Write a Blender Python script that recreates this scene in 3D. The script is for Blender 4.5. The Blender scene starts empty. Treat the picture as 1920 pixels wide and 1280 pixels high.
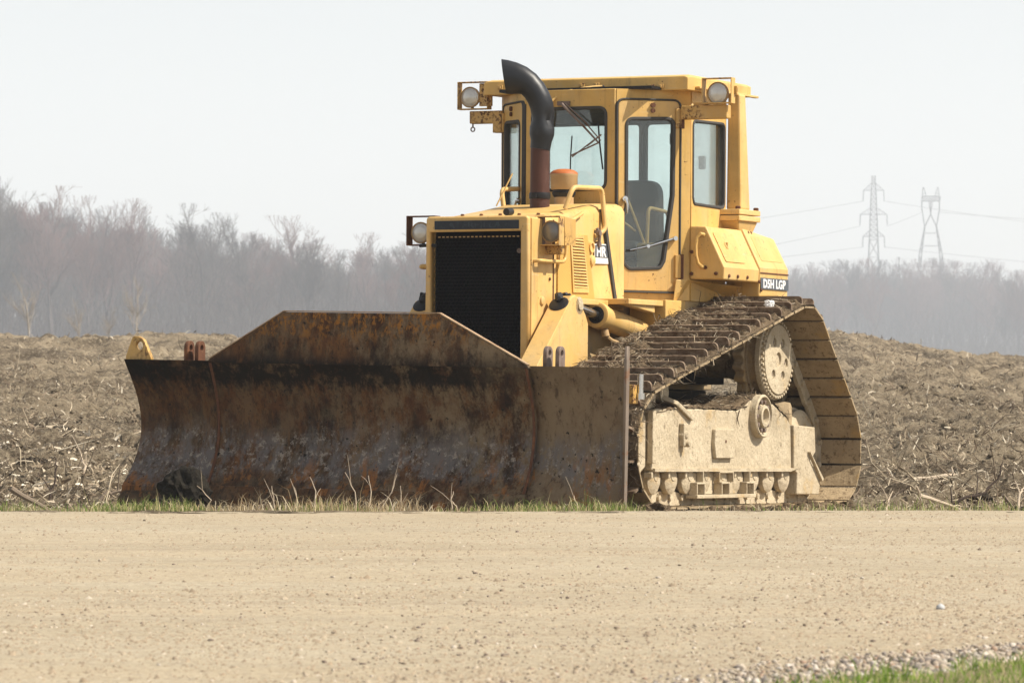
import bpy, math, random
import numpy as np
from mathutils import Vector, Matrix

R = math.radians
scene = bpy.context.scene
col = scene.collection

# ---------------------------------------------------------------- camera
cam_data = bpy.data.cameras.new("camera")
cam_data.sensor_width = 36.0
cam_data.lens = 36.0 * 9000.0 / 1920.0
cam_data.shift_y = (690.0 - 640.0) / 1920.0
cam_data.clip_start = 0.5
cam_data.clip_end = 6000.0
cam_data.dof.use_dof = True
cam_data.dof.focus_distance = 34.0
cam_data.dof.aperture_fstop = 13.0
camera = bpy.data.objects.new("camera", cam_data)
camera.location = (0.0, -35.0, 1.0)
camera.rotation_euler = (R(90), 0, 0)
col.objects.link(camera)
scene.camera = camera

# ---------------------------------------------------------------- machine pose (used by the sun too)
TH = R(26.0)
HEAD = Vector((-math.sin(TH), -math.cos(TH), 0))
LEFT = Vector((math.cos(TH), -math.sin(TH), 0))

# ---------------------------------------------------------------- sky and sun
sun_dir = (HEAD * -0.17 + LEFT * 0.60 + Vector((0, 0, 0.70))).normalized()
SUN_EL = math.asin(sun_dir.z)
SUN_AZ = math.atan2(sun_dir.x, sun_dir.y)      # clockwise from +Y
world = bpy.data.worlds.new("World")
scene.world = world
world.use_nodes = True
wn = world.node_tree.nodes
wl = world.node_tree.links
for n in list(wn):
    wn.remove(n)
w_out = wn.new("ShaderNodeOutputWorld")
w_bg = wn.new("ShaderNodeBackground")
w_sky = wn.new("ShaderNodeTexSky")
w_sky.sky_type = 'NISHITA'
w_sky.sun_disc = False
w_sky.sun_elevation = SUN_EL
w_sky.sun_rotation = SUN_AZ
w_sky.altitude = 0
w_sky.air_density = 1.0
w_sky.dust_density = 0.3
w_sky.ozone_density = 1.0
w_hsv = wn.new("ShaderNodeHueSaturation")
w_hsv.inputs["Saturation"].default_value = 0.22
wl.new(w_sky.outputs[0], w_hsv.inputs["Color"])
wl.new(w_hsv.outputs[0], w_bg.inputs[0])
w_bg.inputs[1].default_value = 0.095
wl.new(w_bg.outputs[0], w_out.inputs[0])

sun_data = bpy.data.lights.new("sun", 'SUN')
sun_data.energy = 4.7
sun_data.angle = R(0.6)
sun_data.color = (1.0, 0.925, 0.80)
sun = bpy.data.objects.new("sun", sun_data)
sun.location = (20, -10, 40)
sun.rotation_euler = sun_dir.to_track_quat('Z', 'Y').to_euler()
col.objects.link(sun)

scene.view_settings.view_transform = 'Standard'
scene.view_settings.look = 'None'
scene.view_settings.gamma = 1.0
scene.view_settings.use_curve_mapping = False
scene.view_settings.exposure = 0.70
scene.render.engine = 'CYCLES'
scene.cycles.max_bounces = 8
scene.cycles.transparent_max_bounces = 16
scene.cycles.volume_bounces = 1
scene.cycles.use_denoising = True

# ================================================================ helpers
def tag(o, label=None, cat=None, group=None, kind=None):
    if label: o["label"] = label
    if cat: o["category"] = cat
    if group: o["group"] = group
    if kind: o["kind"] = kind
    return o

def empty(name, loc=(0, 0, 0), rot=(0, 0, 0), parent=None):
    o = bpy.data.objects.new(name, None)
    o.empty_display_size = 0.2
    col.objects.link(o)
    o.location = loc
    o.rotation_euler = rot
    if parent: o.parent = parent
    return o

def link_mesh(name, me, mat, parent=None, smooth=False, bevel=0.0):
    if mat is not None and not me.materials:
        me.materials.append(mat)
    o = bpy.data.objects.new(name, me)
    col.objects.link(o)
    if parent: o.parent = parent
    if smooth:
        me.polygons.foreach_set("use_smooth", [True] * len(me.polygons))
        try:
            me.set_sharp_from_angle(angle=R(38))
        except Exception:
            pass
    if bevel > 0:
        m = o.modifiers.new("bevel", 'BEVEL')
        m.width = bevel
        m.segments = 2
        m.limit_method = 'ANGLE'
        m.angle_limit = R(35)
        m.harden_normals = False
    return o

class MB:
    """collects shapes into one mesh"""
    def __init__(self):
        self.v = []; self.f = []
    def add(self, vs, fs):
        b = len(self.v)
        self.v.extend([tuple(p) for p in vs])
        self.f.extend([tuple(b + i for i in f) for f in fs])
        return self
    def box(self, x0, x1, y0, y1, z0, z1, M=None):
        vs = [Vector(p) for p in ((x0,y0,z0),(x1,y0,z0),(x1,y1,z0),(x0,y1,z0),(x0,y0,z1),(x1,y0,z1),(x1,y1,z1),(x0,y1,z1))]
        if M: vs = [M @ p for p in vs]
        return self.add(vs, [(0,3,2,1),(4,5,6,7),(0,1,5,4),(1,2,6,5),(2,3,7,6),(3,0,4,7)])
    def tube(self, pts, r, seg=10, caps=True):
        pts = [Vector(p) for p in pts]
        n = len(pts)
        rs = r if isinstance(r, (list, tuple)) else [r] * n
        rings = []
        prev = None
        for i, p in enumerate(pts):
            if i == 0: t = pts[1] - p
            elif i == n - 1: t = p - pts[i-1]
            else: t = (pts[i+1] - p).normalized() + (p - pts[i-1]).normalized()
            t.normalize()
            if prev is None:
                a = Vector((0, 0, 1)) if abs(t.z) < 0.9 else Vector((1, 0, 0))
                a = (a - t * a.dot(t)).normalized()
            else:
                a = prev - t * prev.dot(t)
                a.normalize()
            prev = a
            b = t.cross(a)
            rings.append([p + (a * math.cos(2*math.pi*k/seg) + b * math.sin(2*math.pi*k/seg)) * rs[i] for k in range(seg)])
        vs = [q for rg in rings for q in rg]
        fs = []
        for i in range(n - 1):
            for k in range(seg):
                k2 = (k + 1) % seg
                fs.append((i*seg+k, i*seg+k2, (i+1)*seg+k2, (i+1)*seg+k))
        if caps:
            fs.append(tuple(range(seg-1, -1, -1)))
            fs.append(tuple((n-1)*seg + k for k in range(seg)))
        return self.add(vs, fs)
    def cyl(self, p0, p1, r0, r1=None, seg=16):
        return self.tube([p0, p1], [r0, r0 if r1 is None else r1], seg)
    def lathe(self, o, axis, prof, seg=28, closed=True):
        """prof: (distance along axis, radius)"""
        o = Vector(o); ax = Vector(axis).normalized()
        a = Vector((0, 0, 1)) if abs(ax.z) < 0.9 else Vector((1, 0, 0))
        a = (a - ax * a.dot(ax)).normalized(); b = ax.cross(a)
        vs = []
        for d, r in prof:
            for k in range(seg):
                an = 2*math.pi*k/seg
                vs.append(o + ax*d + (a*math.cos(an) + b*math.sin(an))*max(r, 1e-4))
        fs = []
        for i in range(len(prof)-1):
            for k in range(seg):
                k2 = (k+1) % seg
                fs.append((i*seg+k, i*seg+k2, (i+1)*seg+k2, (i+1)*seg+k))
        if closed:
            fs.append(tuple(range(seg-1, -1, -1)))
            fs.append(tuple((len(prof)-1)*seg+k for k in range(seg)))
        return self.add(vs, fs)
    def loft(self, rings, close_ring=True, caps=True):
        n = len(rings[0]); vs = [p for r in rings for p in r]; fs = []
        for i in range(len(rings)-1):
            for k in range(n if close_ring else n-1):
                k2 = (k+1) % n
                fs.append((i*n+k, i*n+k2, (i+1)*n+k2, (i+1)*n+k))
        if caps and close_ring:
            fs.append(tuple(range(n-1, -1, -1)))
            fs.append(tuple((len(rings)-1)*n+k for k in range(n)))
        return self.add(vs, fs)
    def prism(self, poly, axis, a0, a1):
        """poly: (u,v) points; axis 'Y': u=x v=z, 'X': u=y v=z, 'Z': u=x v=y"""
        def P(u, v, a):
            return {'Y': (u, a, v), 'X': (a, u, v), 'Z': (u, v, a)}[axis]
        r0 = [P(u, v, a0) for u, v in poly]; r1 = [P(u, v, a1) for u, v in poly]
        return self.loft([r0, r1])
    def mesh(self, name):
        me = bpy.data.meshes.new(name)
        me.from_pydata(self.v, [], self.f)
        me.update()
        import bmesh
        bm = bmesh.new(); bm.from_mesh(me)
        bmesh.ops.recalc_face_normals(bm, faces=bm.faces)
        bm.to_mesh(me); bm.free()
        return me
    def build(self, name, mat, parent=None, smooth=False, bevel=0.0):
        return link_mesh(name, self.mesh(name), mat, parent, smooth, bevel)

def rounded(pts, r, seg=5):
    """round the corners of a closed 2D polygon; r number or list"""
    out = []
    n = len(pts)
    for i in range(n):
        rr = r[i] if isinstance(r, (list, tuple)) else r
        p = Vector(pts[i]); a = Vector(pts[i-1]); b = Vector(pts[(i+1) % n])
        if rr <= 0:
            out.append((p.x, p.y)); continue
        da = (a - p); db = (b - p)
        la, lb = da.length, db.length
        da.normalize(); db.normalize()
        ang = math.acos(max(-1, min(1, da.dot(db))))
        t = min(rr / max(math.tan(ang/2), 1e-3), la*0.48, lb*0.48)
        p0 = p + da*t; p1 = p + db*t
        for k in range(seg+1):
            s = k/seg
            q = p0*(1-s)**2 + p*(2*s*(1-s)) + p1*s**2
            out.append((q.x, q.y))
    return out

def circle2(cx, cy, r, n=20, ry=None):
    return [(cx + r*math.cos(2*math.pi*k/n), cy + (ry or r)*math.sin(2*math.pi*k/n)) for k in range(n)]

def plate(name, outline, holes, o, du, dv, th, mat, parent=None, bevel=0.002, smooth=False):
    """flat sheet with holes, thickness th centred on the plane through o"""
    cu = bpy.data.curves.new(name, 'CURVE')
    cu.dimensions = '2D'
    cu.fill_mode = 'BOTH'
    bevel = min(bevel, th*0.45)
    cu.extrude = th/2 - bevel
    cu.bevel_depth = bevel
    cu.offset = -bevel
    cu.bevel_resolution = 1
    for loop in [outline] + list(holes):
        sp = cu.splines.new('POLY')
        sp.points.add(len(loop)-1)
        for i, (x, y) in enumerate(loop):
            sp.points[i].co = (x, y, 0, 1)
        sp.use_cyclic_u = True
    tmp = bpy.data.objects.new("tmp", cu)
    me = bpy.data.meshes.new_from_object(tmp)
    bpy.data.objects.remove(tmp)
    bpy.data.curves.remove(cu)
    du = Vector(du).normalized(); dv = Vector(dv).normalized(); dn = du.cross(dv)
    M = Matrix(((du.x, dv.x, dn.x, o[0]), (du.y, dv.y, dn.y, o[1]), (du.z, dv.z, dn.z, o[2]), (0, 0, 0, 1)))
    me.transform(M)
    me.materials.clear()
    me.name = name
    return link_mesh(name, me, mat, parent, smooth)

def text_mesh(name, body, size, o, du, dv, mat, parent, thick=0.001, bold=0.0, sx=1.0, space=1.0):
    cu = bpy.data.curves.new(name, 'FONT')
    cu.body = body; cu.size = size; cu.extrude = thick; cu.offset = bold; cu.space_character = space
    tmp = bpy.data.objects.new("tmp", cu)
    me = bpy.data.meshes.new_from_object(tmp)
    bpy.data.objects.remove(tmp); bpy.data.curves.remove(cu)
    du = Vector(du).normalized(); dv = Vector(dv).normalized(); dn = du.cross(dv)
    me.transform(Matrix.Diagonal((sx, 1, 1, 1)))
    me.transform(Matrix(((du.x, dv.x, dn.x, o[0]), (du.y, dv.y, dn.y, o[1]), (du.z, dv.z, dn.z, o[2]), (0, 0, 0, 1))))
    me.materials.clear(); me.name = name
    return link_mesh(name, me, mat, parent)

def np_mesh(name, verts, faces, mat, parent=None):
    """faces: (n,k) int array"""
    me = bpy.data.meshes.new(name)
    verts = np.asarray(verts, np.float32); faces = np.asarray(faces, np.int32)
    k = faces.shape[1]
    me.vertices.add(len(verts)); me.vertices.foreach_set("co", verts.ravel())
    me.loops.add(faces.size); me.loops.foreach_set("vertex_index", faces.ravel())
    me.polygons.add(len(faces))
    me.polygons.foreach_set("loop_start", np.arange(0, faces.size, k, dtype=np.int32))
    try:
        me.polygons.foreach_set("loop_total", np.full(len(faces), k, np.int32))
    except Exception:
        pass
    me.update(calc_edges=True)
    return link_mesh(name, me, mat, parent)

# ---------------------------------------------------------------- materials
def srgb(r, g, b):
    f = lambda c: (c/255/12.92) if c/255 <= 0.04045 else ((c/255+0.055)/1.055)**2.4
    return (f(r), f(g), f(b))

class NT:
    def __init__(self, name):
        self.m = bpy.data.materials.new(name); self.m.use_nodes = True
        self.t = self.m.node_tree; self.n = self.t.nodes; self.l = self.t.links
        for x in list(self.n): self.n.remove(x)
        self.out = self.n.new("ShaderNodeOutputMaterial")
        self.tc = self.n.new("ShaderNodeTexCoord")
    def node(self, typ, **kw):
        nd = self.n.new(typ)
        for k, v in kw.items():
            if hasattr(nd, k): setattr(nd, k, v)
        return nd
    def coords(self, stretch=(1, 1, 1), src="Object"):
        mp = self.n.new("ShaderNodeMapping")
        mp.inputs["Scale"].default_value = stretch
        self.l.new(self.tc.outputs[src], mp.inputs[0])
        if not hasattr(self, "rnd"):
            oi = self.n.new("ShaderNodeObjectInfo")
            self.rnd = self.math('MULTIPLY', oi.outputs["Random"], 37.0)
        self.l.new(self.rnd, mp.inputs["Location"])      # no two pieces carry the same pattern
        return mp.outputs[0]
    def noise(self, scale, detail=5, rough=0.6, stretch=(1, 1, 1), src="Object", dist=0.0):
        nd = self.n.new("ShaderNodeTexNoise")
        nd.inputs["Scale"].default_value = scale
        nd.inputs["Detail"].default_value = detail
        nd.inputs["Roughness"].default_value = rough
        nd.inputs["Distortion"].default_value = dist
        self.l.new(self.coords(stretch, src), nd.inputs["Vector"])
        return nd.outputs["Fac"]
    def ramp(self, sock, lo, hi, a=0.0, b=1.0):
        nd = self.n.new("ShaderNodeMapRange")
        nd.interpolation_type = 'SMOOTHSTEP'
        nd.inputs["From Min"].default_value = lo; nd.inputs["From Max"].default_value = hi
        nd.inputs["To Min"].default_value = a; nd.inputs["To Max"].default_value = b
        self.l.new(sock, nd.inputs["Value"])
        return nd.outputs["Result"]
    def math(self, op, a, b):
        nd = self.n.new("ShaderNodeMath"); nd.operation = op
        for i, s in enumerate((a, b)):
            if isinstance(s, (int, float)): nd.inputs[i].default_value = s
            else: self.l.new(s, nd.inputs[i])
        return nd.outputs[0]
    def mix(self, fac, a, b):
        nd = self.n.new("ShaderNodeMix"); nd.data_type = 'RGBA'
        if isinstance(fac, (int, float)): nd.inputs[0].default_value = fac
        else: self.l.new(fac, nd.inputs[0])
        for i, s in ((6, a), (7, b)):
            if isinstance(s, (tuple, list)): nd.inputs[i].default_value = (*s[:3], 1)
            else: self.l.new(s, nd.inputs[i])
        return nd.outputs[2]
    def axis(self, which):
        sp = self.n.new("ShaderNodeSeparateXYZ")
        self.l.new(self.tc.outputs["Object"], sp.inputs[0])
        return sp.outputs["XYZ".index(which)]
    def up(self):
        g = self.n.new("ShaderNodeNewGeometry"); sp = self.n.new("ShaderNodeSeparateXYZ")
        self.l.new(g.outputs["Normal"], sp.inputs[0]); return sp.outputs[2]
    def island(self):
        return self.n.new("ShaderNodeNewGeometry").outputs["Random Per Island"]
    def cramp(self, sock, stops, interp='LINEAR'):
        nd = self.n.new("ShaderNodeValToRGB")
        nd.color_ramp.interpolation = interp
        e = nd.color_ramp.elements
        while len(e) < len(stops): e.new(0.5)
        for i, (p, c) in enumerate(stops):
            e[i].position = p; e[i].color = (*c[:3], 1)
        self.l.new(sock, nd.inputs[0]); return nd.outputs[0]
    def finish(self, color, rough=0.6, metal=0.0, bump=None, bump_str=0.3, bump_dist=0.01, spec=0.4):
        b = self.n.new("ShaderNodeBsdfPrincipled")
        if isinstance(color, (tuple, list)): b.inputs["Base Color"].default_value = (*color[:3], 1)
        else: self.l.new(color, b.inputs["Base Color"])
        for key, v in (("Roughness", rough), ("Metallic", metal)):
            if isinstance(v, (int, float)): b.inputs[key].default_value = v
            else: self.l.new(v, b.inputs[key])
        b.inputs["Specular IOR Level"].default_value = spec
        if bump is not None:
            bp = self.n.new("ShaderNodeBump")
            bp.inputs["Strength"].default_value = bump_str
            bp.inputs["Distance"].default_value = bump_dist
            self.l.new(bump, bp.inputs["Height"])
            self.l.new(bp.outputs[0], b.inputs["Normal"])
        self.l.new(b.outputs[0], self.out.inputs[0])
        return self.m

def paint(name, base, dust=0.35, rust=0.62, rough=0.48, grime=0.3):
    t = NT(name)
    # sun-faded panels, scuffs and fine scratches
    c = t.mix(t.ramp(t.noise(1.3, 4, 0.6), 0.35, 0.65), tuple(x*0.86 for x in base), (min(1, base[0]*1.05), min(1, base[1]*1.10), min(1, base[2]*1.35)))
    c = t.mix(t.math('MULTIPLY', t.ramp(t.noise(11, 9, 0.8), 0.46, 0.66), 0.28), c, (base[0]*0.72, base[1]*0.66, base[2]*0.6))
    sc = t.noise(34, 3, 0.5, stretch=(0.12, 0.12, 1.0))
    c = t.mix(t.math('MULTIPLY', t.ramp(sc, 0.66, 0.72), 0.22), c, (0.62, 0.52, 0.34))
    # settled dust, washed down in streaks, and oily runs
    d = t.noise(5.0, 9, 0.7, stretch=(1, 1, 0.35))
    c = t.mix(t.math('MULTIPLY', t.ramp(d, 0.42, 0.72), dust*1.25), c, (0.42, 0.33, 0.20))
    g = t.noise(13.0, 7, 0.72, stretch=(1, 1, 0.10))
    c = t.mix(t.math('MULTIPLY', t.ramp(g, 0.54, 0.70), grime), c, (0.20, 0.115, 0.042))
    r = t.noise(42.0, 5, 0.65)
    rm = t.math('MULTIPLY', t.ramp(r, rust, rust+0.06), t.ramp(t.noise(3.7, 3, 0.5), 0.46, 0.60, 0.0, 0.9))
    c = t.mix(rm, c, (0.075, 0.025, 0.012))
    ro = t.math('ADD', t.ramp(d, 0.3, 0.8, rough-0.10, rough+0.28), t.math('MULTIPLY', rm, 0.25))
    h = t.math('ADD', t.math('SUBTRACT', t.noise(40, 3), rm), t.math('MULTIPLY', t.noise(2.2, 3, 0.5), 2.5))
    return t.finish(c, ro, 0.0, h, 0.16, 0.005)

def simple(name, base, rough=0.6, metal=0.0, var=0.25, scale=12.0, bump=0.2, second=None, lo=0.5, hi=0.7, bdist=0.004, stretch=(1, 1, 1), spec=0.35):
    t = NT(name)
    c = t.mix(t.noise(scale, 6, 0.6, stretch), tuple(x*(1-var) for x in base), tuple(min(1, x*(1+var)) for x in base))
    if second:
        c = t.mix(t.ramp(t.noise(scale*0.6, 7, 0.65, stretch), lo, hi), c, second)
    return t.finish(c, rough, metal, t.noise(scale*3, 5, 0.6, stretch), bump, bdist, spec)

MT = {}
YEL = (0.62, 0.370, 0.090)
MT['yellow'] = paint('faded yellow paint', YEL)
MT['yellow_clean'] = paint('yellow paint', (0.66, 0.408, 0.122), dust=0.34, rust=0.61, grime=0.42)
MT['yellow_rust'] = paint('rust stained yellow paint', (0.57, 0.335, 0.085), dust=0.35, rust=0.50, grime=0.75)
MT['yellow_mud'] = simple('mud covered yellow paint', (0.42, 0.29, 0.13), 0.8, 0, 0.25, 6, 0.4, second=(0.30, 0.23, 0.15), lo=0.45, hi=0.65)
MT['rust'] = simple('dark rust', (0.11, 0.045, 0.022), 0.8, 0.1, 0.5, 22, 0.4, second=(0.22, 0.09, 0.035), lo=0.5, hi=0.7)
MT['steel_grey'] = simple('weathered grey brown steel', (0.20, 0.15, 0.125), 0.65, 0.3, 0.3, 20, 0.3, second=(0.13, 0.07, 0.045))
MT['black'] = simple('black rubber', (0.014, 0.014, 0.016), 0.55, 0, 0.3, 20, 0.15)
MT['dark'] = simple('black painted metal', (0.012, 0.012, 0.014), 0.5, 0.2, 0.4, 30, 0.2)
MT['radiator'] = simple('dusty black radiator', (0.004, 0.004, 0.006), 0.8, 0.0, 0.4, 30, 0.2, spec=0.08)
MT['grime'] = simple('oily grime with painted shade', (0.030, 0.022, 0.014), 0.85, 0, 0.4, 14, 0.5, second=(0.075, 0.052, 0.03), lo=0.52, hi=0.7, spec=0.1)  # darkened to paint in shade under the machine and between shoes
MT['chrome'] = simple('worn chrome', (0.55, 0.55, 0.55), 0.22, 1.0, 0.1, 30, 0.05)
MT['gasket'] = simple('dusty grey rubber seal', (0.05, 0.047, 0.045), 0.7, 0, 0.3, 20, 0.1)
MT['seat'] = simple('dark vinyl seat', (0.035, 0.038, 0.042), 0.6, 0, 0.2, 30, 0.2)
MT['cab_inside'] = simple('grey cab lining', (0.09, 0.09, 0.09), 0.8, 0, 0.2, 10, 0.1)
MT['white'] = simple('weathered white decal', (0.72, 0.71, 0.70), 0.5, 0, 0.06, 30, 0.05)
MT['decal_grey'] = simple('faded charcoal decal', (0.075, 0.085, 0.10), 0.5, 0, 0.25, 40, 0.05)
MT['letter_dim'] = simple('worn away lettering', (0.030, 0.042, 0.055), 0.6, 0, 0.5, 45, 0.05, second=(0.016, 0.022, 0.032), lo=0.46, hi=0.54)
MT['name_plate'] = simple('scuffed black name plate', (0.016, 0.022, 0.032), 0.55, 0, 0.6, 40, 0.1, second=(0.035, 0.03, 0.04), lo=0.55, hi=0.7)
MT['orange'] = simple('sun bleached orange plastic', (0.42, 0.12, 0.03), 0.6, 0, 0.25, 20, 0.1)
MT['tan'] = paint('faded tan enamel', (0.40, 0.25, 0.10), rust=0.8, dust=0.2)

def mud_mat(name, a, b, dark, lo=0.58):
    t = NT(name)
    c = t.mix(t.ramp(t.noise(3.2, 8, 0.68), 0.36, 0.64), a, b)
    # dark scrapes, washed streaks, greasy stains and pits
    c = t.mix(t.math('MULTIPLY', t.ramp(t.noise(16, 9, 0.8, (1, 1, 0.75)), lo-0.02, lo+0.08), 0.85), c, dark)
    c = t.mix(t.math('MULTIPLY', t.ramp(t.noise(55, 6, 0.75, (1, 1, 0.6)), 0.57, 0.66), 0.55), c, dark)
    c = t.mix(t.math('MULTIPLY', t.ramp(t.noise(2.1, 7, 0.7), 0.54, 0.68), 0.45), c, tuple(0.6*q for q in b))
    c = t.mix(t.math('MULTIPLY', t.ramp(t.noise(3.2, 5, 0.6), 0.58, 0.70), 0.5), c, (0.46, 0.29, 0.10))
    n = t.math('ADD', t.noise(22, 9, 0.72), t.math('MULTIPLY', t.noise(5, 5, 0.6), 1.2))
    return t.finish(c, 0.92, 0, n, 0.9, 0.016, spec=0.12)
MT['mud'] = mud_mat('dried pale mud', (0.54, 0.455, 0.325), (0.45, 0.37, 0.255), (0.15, 0.11, 0.07))
MT['mud_shoe'] = mud_mat('muddy track plate', (0.40, 0.305, 0.19), (0.31, 0.235, 0.145), (0.12, 0.08, 0.045), 0.54)
MT['grouser'] = simple('muddy worn steel', (0.22, 0.16, 0.11), 0.7, 0.2, 0.4, 25, 0.4, second=(0.10, 0.06, 0.035), lo=0.45, hi=0.65)

def soil_mat(name, a, b, c3):
    t = NT(name)
    c = t.mix(t.ramp(t.noise(9, 8, 0.7), 0.35, 0.65), a, b)
    c = t.mix(t.ramp(t.noise(38, 6, 0.7), 0.55, 0.7), c, c3)
    return t.finish(c, 0.95, 0, t.noise(55, 8, 0.75), 0.9, 0.02, spec=0.1)
MT['clod'] = soil_mat('dark clotted soil', (0.070, 0.049, 0.030), (0.17, 0.122, 0.076), (0.29, 0.22, 0.145))
MT['black_soil'] = soil_mat('black moist soil', (0.014, 0.012, 0.010), (0.03, 0.026, 0.020), (0.05, 0.04, 0.03))

def glass_mat(name, tint, gloss=0.10):
    t = NT(name)
    tr = t.node("ShaderNodeBsdfTransparent"); tr.inputs[0].default_value = (*tint, 1)
    gl = t.node("ShaderNodeBsdfGlossy"); gl.inputs["Roughness"].default_value = 0.03
    di = t.node("ShaderNodeBsdfDiffuse"); di.inputs[0].default_value = (0.45, 0.42, 0.36, 1)
    lw = t.node("ShaderNodeLayerWeight"); lw.inputs[0].default_value = 0.25
    m1 = t.node("ShaderNodeMixShader"); m2 = t.node("ShaderNodeMixShader")
    t.l.new(t.math('ADD', t.math('MULTIPLY', lw.outputs["Fresnel"], 0.6), gloss*0.4), m1.inputs[0])
    t.l.new(tr.outputs[0], m1.inputs[1]); t.l.new(gl.outputs[0], m1.inputs[2])
    t.l.new(t.ramp(t.noise(3, 8, 0.7), 0.35, 0.8, 0.015, 0.07), m2.inputs[0])
    t.l.new(m1.outputs[0], m2.inputs[1]); t.l.new(di.outputs[0], m2.inputs[2])
    t.l.new(m2.outputs[0], t.out.inputs[0])
    return t.m
MT['glass'] = glass_mat('green tinted dusty glass', (0.93, 0.98, 0.97))
def lens_mat(name, base, rough):
    t = NT(name)
    w = t.node("ShaderNodeTexWave"); w.inputs["Scale"].default_value = 40
    t.l.new(t.coords(), w.inputs[0])
    c = t.mix(t.noise(14, 4), tuple(x*0.75 for x in base), base)
    return t.finish(c, rough, 0.35, w.outputs["Fac"], 0.3, 0.003, spec=0.8)
MT['lens'] = lens_mat('ribbed lamp glass', (0.62, 0.60, 0.56), 0.25)
MT['lens_shaded'] = lens_mat('dusty lamp glass with painted shade', (0.20, 0.19, 0.18), 0.3)  # darker copy of the lamp glass, shade put into its colour

def blade_mat(name):
    t = NT(name)
    z = t.axis('Z'); yy = t.axis('Y')
    c = t.mix(t.ramp(t.noise(2.6, 8, 0.68), 0.36, 0.64), (0.020, 0.011, 0.007), (0.100, 0.043, 0.017))
    # scale and brown rust in vertical scour marks
    c = t.mix(t.math('MULTIPLY', t.ramp(t.noise(10, 9, 0.8, (1, 1, 0.22)), 0.48, 0.60), 0.8), c, (0.135, 0.062, 0.022))
    c = t.mix(t.math('MULTIPLY', t.ramp(t.noise(30, 8, 0.8, (1, 1, 0.30)), 0.52, 0.62), 0.8), c, (0.012, 0.008, 0.006))
    # dry soil film, heaviest on the sunny end
    film = t.math('MULTIPLY', t.ramp(t.noise(3.6, 10, 0.80, (1, 1, 0.7)), 0.42, 0.60), t.ramp(yy, -1.4, 1.5, 0.30, 1.0))
    c = t.mix(film, c, (0.205, 0.150, 0.090))
    wing = t.math('MULTIPLY', t.ramp(yy, 1.17, 1.24), t.ramp(t.noise(4, 9, 0.8), 0.30, 0.52, 0.15, 0.75))
    c = t.mix(wing, c, (0.215, 0.155, 0.095))
    c = t.mix(t.math('MULTIPLY', t.ramp(t.noise(15, 9, 0.82, (1, 1, 0.4)), 0.52, 0.60), 0.7), c, (0.045, 0.028, 0.016))
    # burnished grey steel where soil slides, in the lower half
    zz = t.math('ADD', z, t.math('MULTIPLY', t.math('SUBTRACT', t.noise(1.6, 5, 0.6), 0.5), 0.55))
    band = t.math('MULTIPLY', t.ramp(zz, 0.14, 0.26), t.ramp(zz, 0.60, 0.38))
    pol = t.math('MULTIPLY', band, t.ramp(t.noise(5.0, 10, 0.80, (1, 1, 0.6)), 0.42, 0.56))
    c = t.mix(t.math('MULTIPLY', pol, 0.8), c, (0.145, 0.132, 0.126))
    c = t.mix(t.math('MULTIPLY', t.math('MULTIPLY', band, t.ramp(t.noise(19, 9, 0.82), 0.53, 0.60)), 0.8), c, (0.33, 0.28, 0.23))
    # bright orange rust, in runs above the cutting edge and flakes along the top
    run = t.math('MULTIPLY', t.ramp(t.noise(8, 8, 0.72, (1, 1, 0.16)), 0.53, 0.61), t.ramp(zz, 0.46, 0.16))
    c = t.mix(t.math('MULTIPLY', run, 0.8), c, (0.28, 0.11, 0.03))
    top = t.math('MULTIPLY', t.ramp(t.noise(22, 9, 0.8, (1, 1, 0.6)), 0.505, 0.565), t.ramp(z, 1.06, 1.28))
    c = t.mix(t.math('MULTIPLY', top, 0.9), c, (0.30, 0.125, 0.020))
    # black band of packed soil under the spill plate with a ragged drip edge
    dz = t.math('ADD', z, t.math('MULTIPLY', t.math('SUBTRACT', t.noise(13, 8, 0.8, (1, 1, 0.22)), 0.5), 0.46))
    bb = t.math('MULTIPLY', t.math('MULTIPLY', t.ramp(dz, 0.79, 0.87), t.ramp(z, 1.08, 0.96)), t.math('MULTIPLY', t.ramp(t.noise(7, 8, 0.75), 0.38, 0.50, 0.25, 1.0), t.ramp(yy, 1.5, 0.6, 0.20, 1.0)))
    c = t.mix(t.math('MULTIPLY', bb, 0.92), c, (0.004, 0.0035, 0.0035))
    # stuck soil crumbs
    crumb = t.ramp(t.noise(24, 4, 0.6), 0.65, 0.69)
    c = t.mix(crumb, c, (0.016, 0.014, 0.010))
    ro = t.ramp(pol, 0, 1, 0.75, 0.45)
    h = t.math('ADD', t.noise(26, 9, 0.78), t.math('MULTIPLY', crumb, 0.9))
    return t.finish(c, ro, t.ramp(pol, 0, 1, 0.05, 0.4), h, 0.6, 0.012, spec=0.15)
MT['blade'] = blade_mat('rusty worn blade steel')
MT['sunlit_edge'] = simple('worn blade edge with painted sunlight', (0.36, 0.25, 0.155), 0.6, 0.2, 0.35, 25, 0.3, second=(0.17, 0.085, 0.04))  # rim colour lightened to paint sun on the top edges
MT['end_edge'] = simple('scraped grey end plate', (0.21, 0.165, 0.13), 0.55, 0.3, 0.35, 9, 0.3, second=(0.20, 0.095, 0.045), lo=0.5, hi=0.62)

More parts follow.
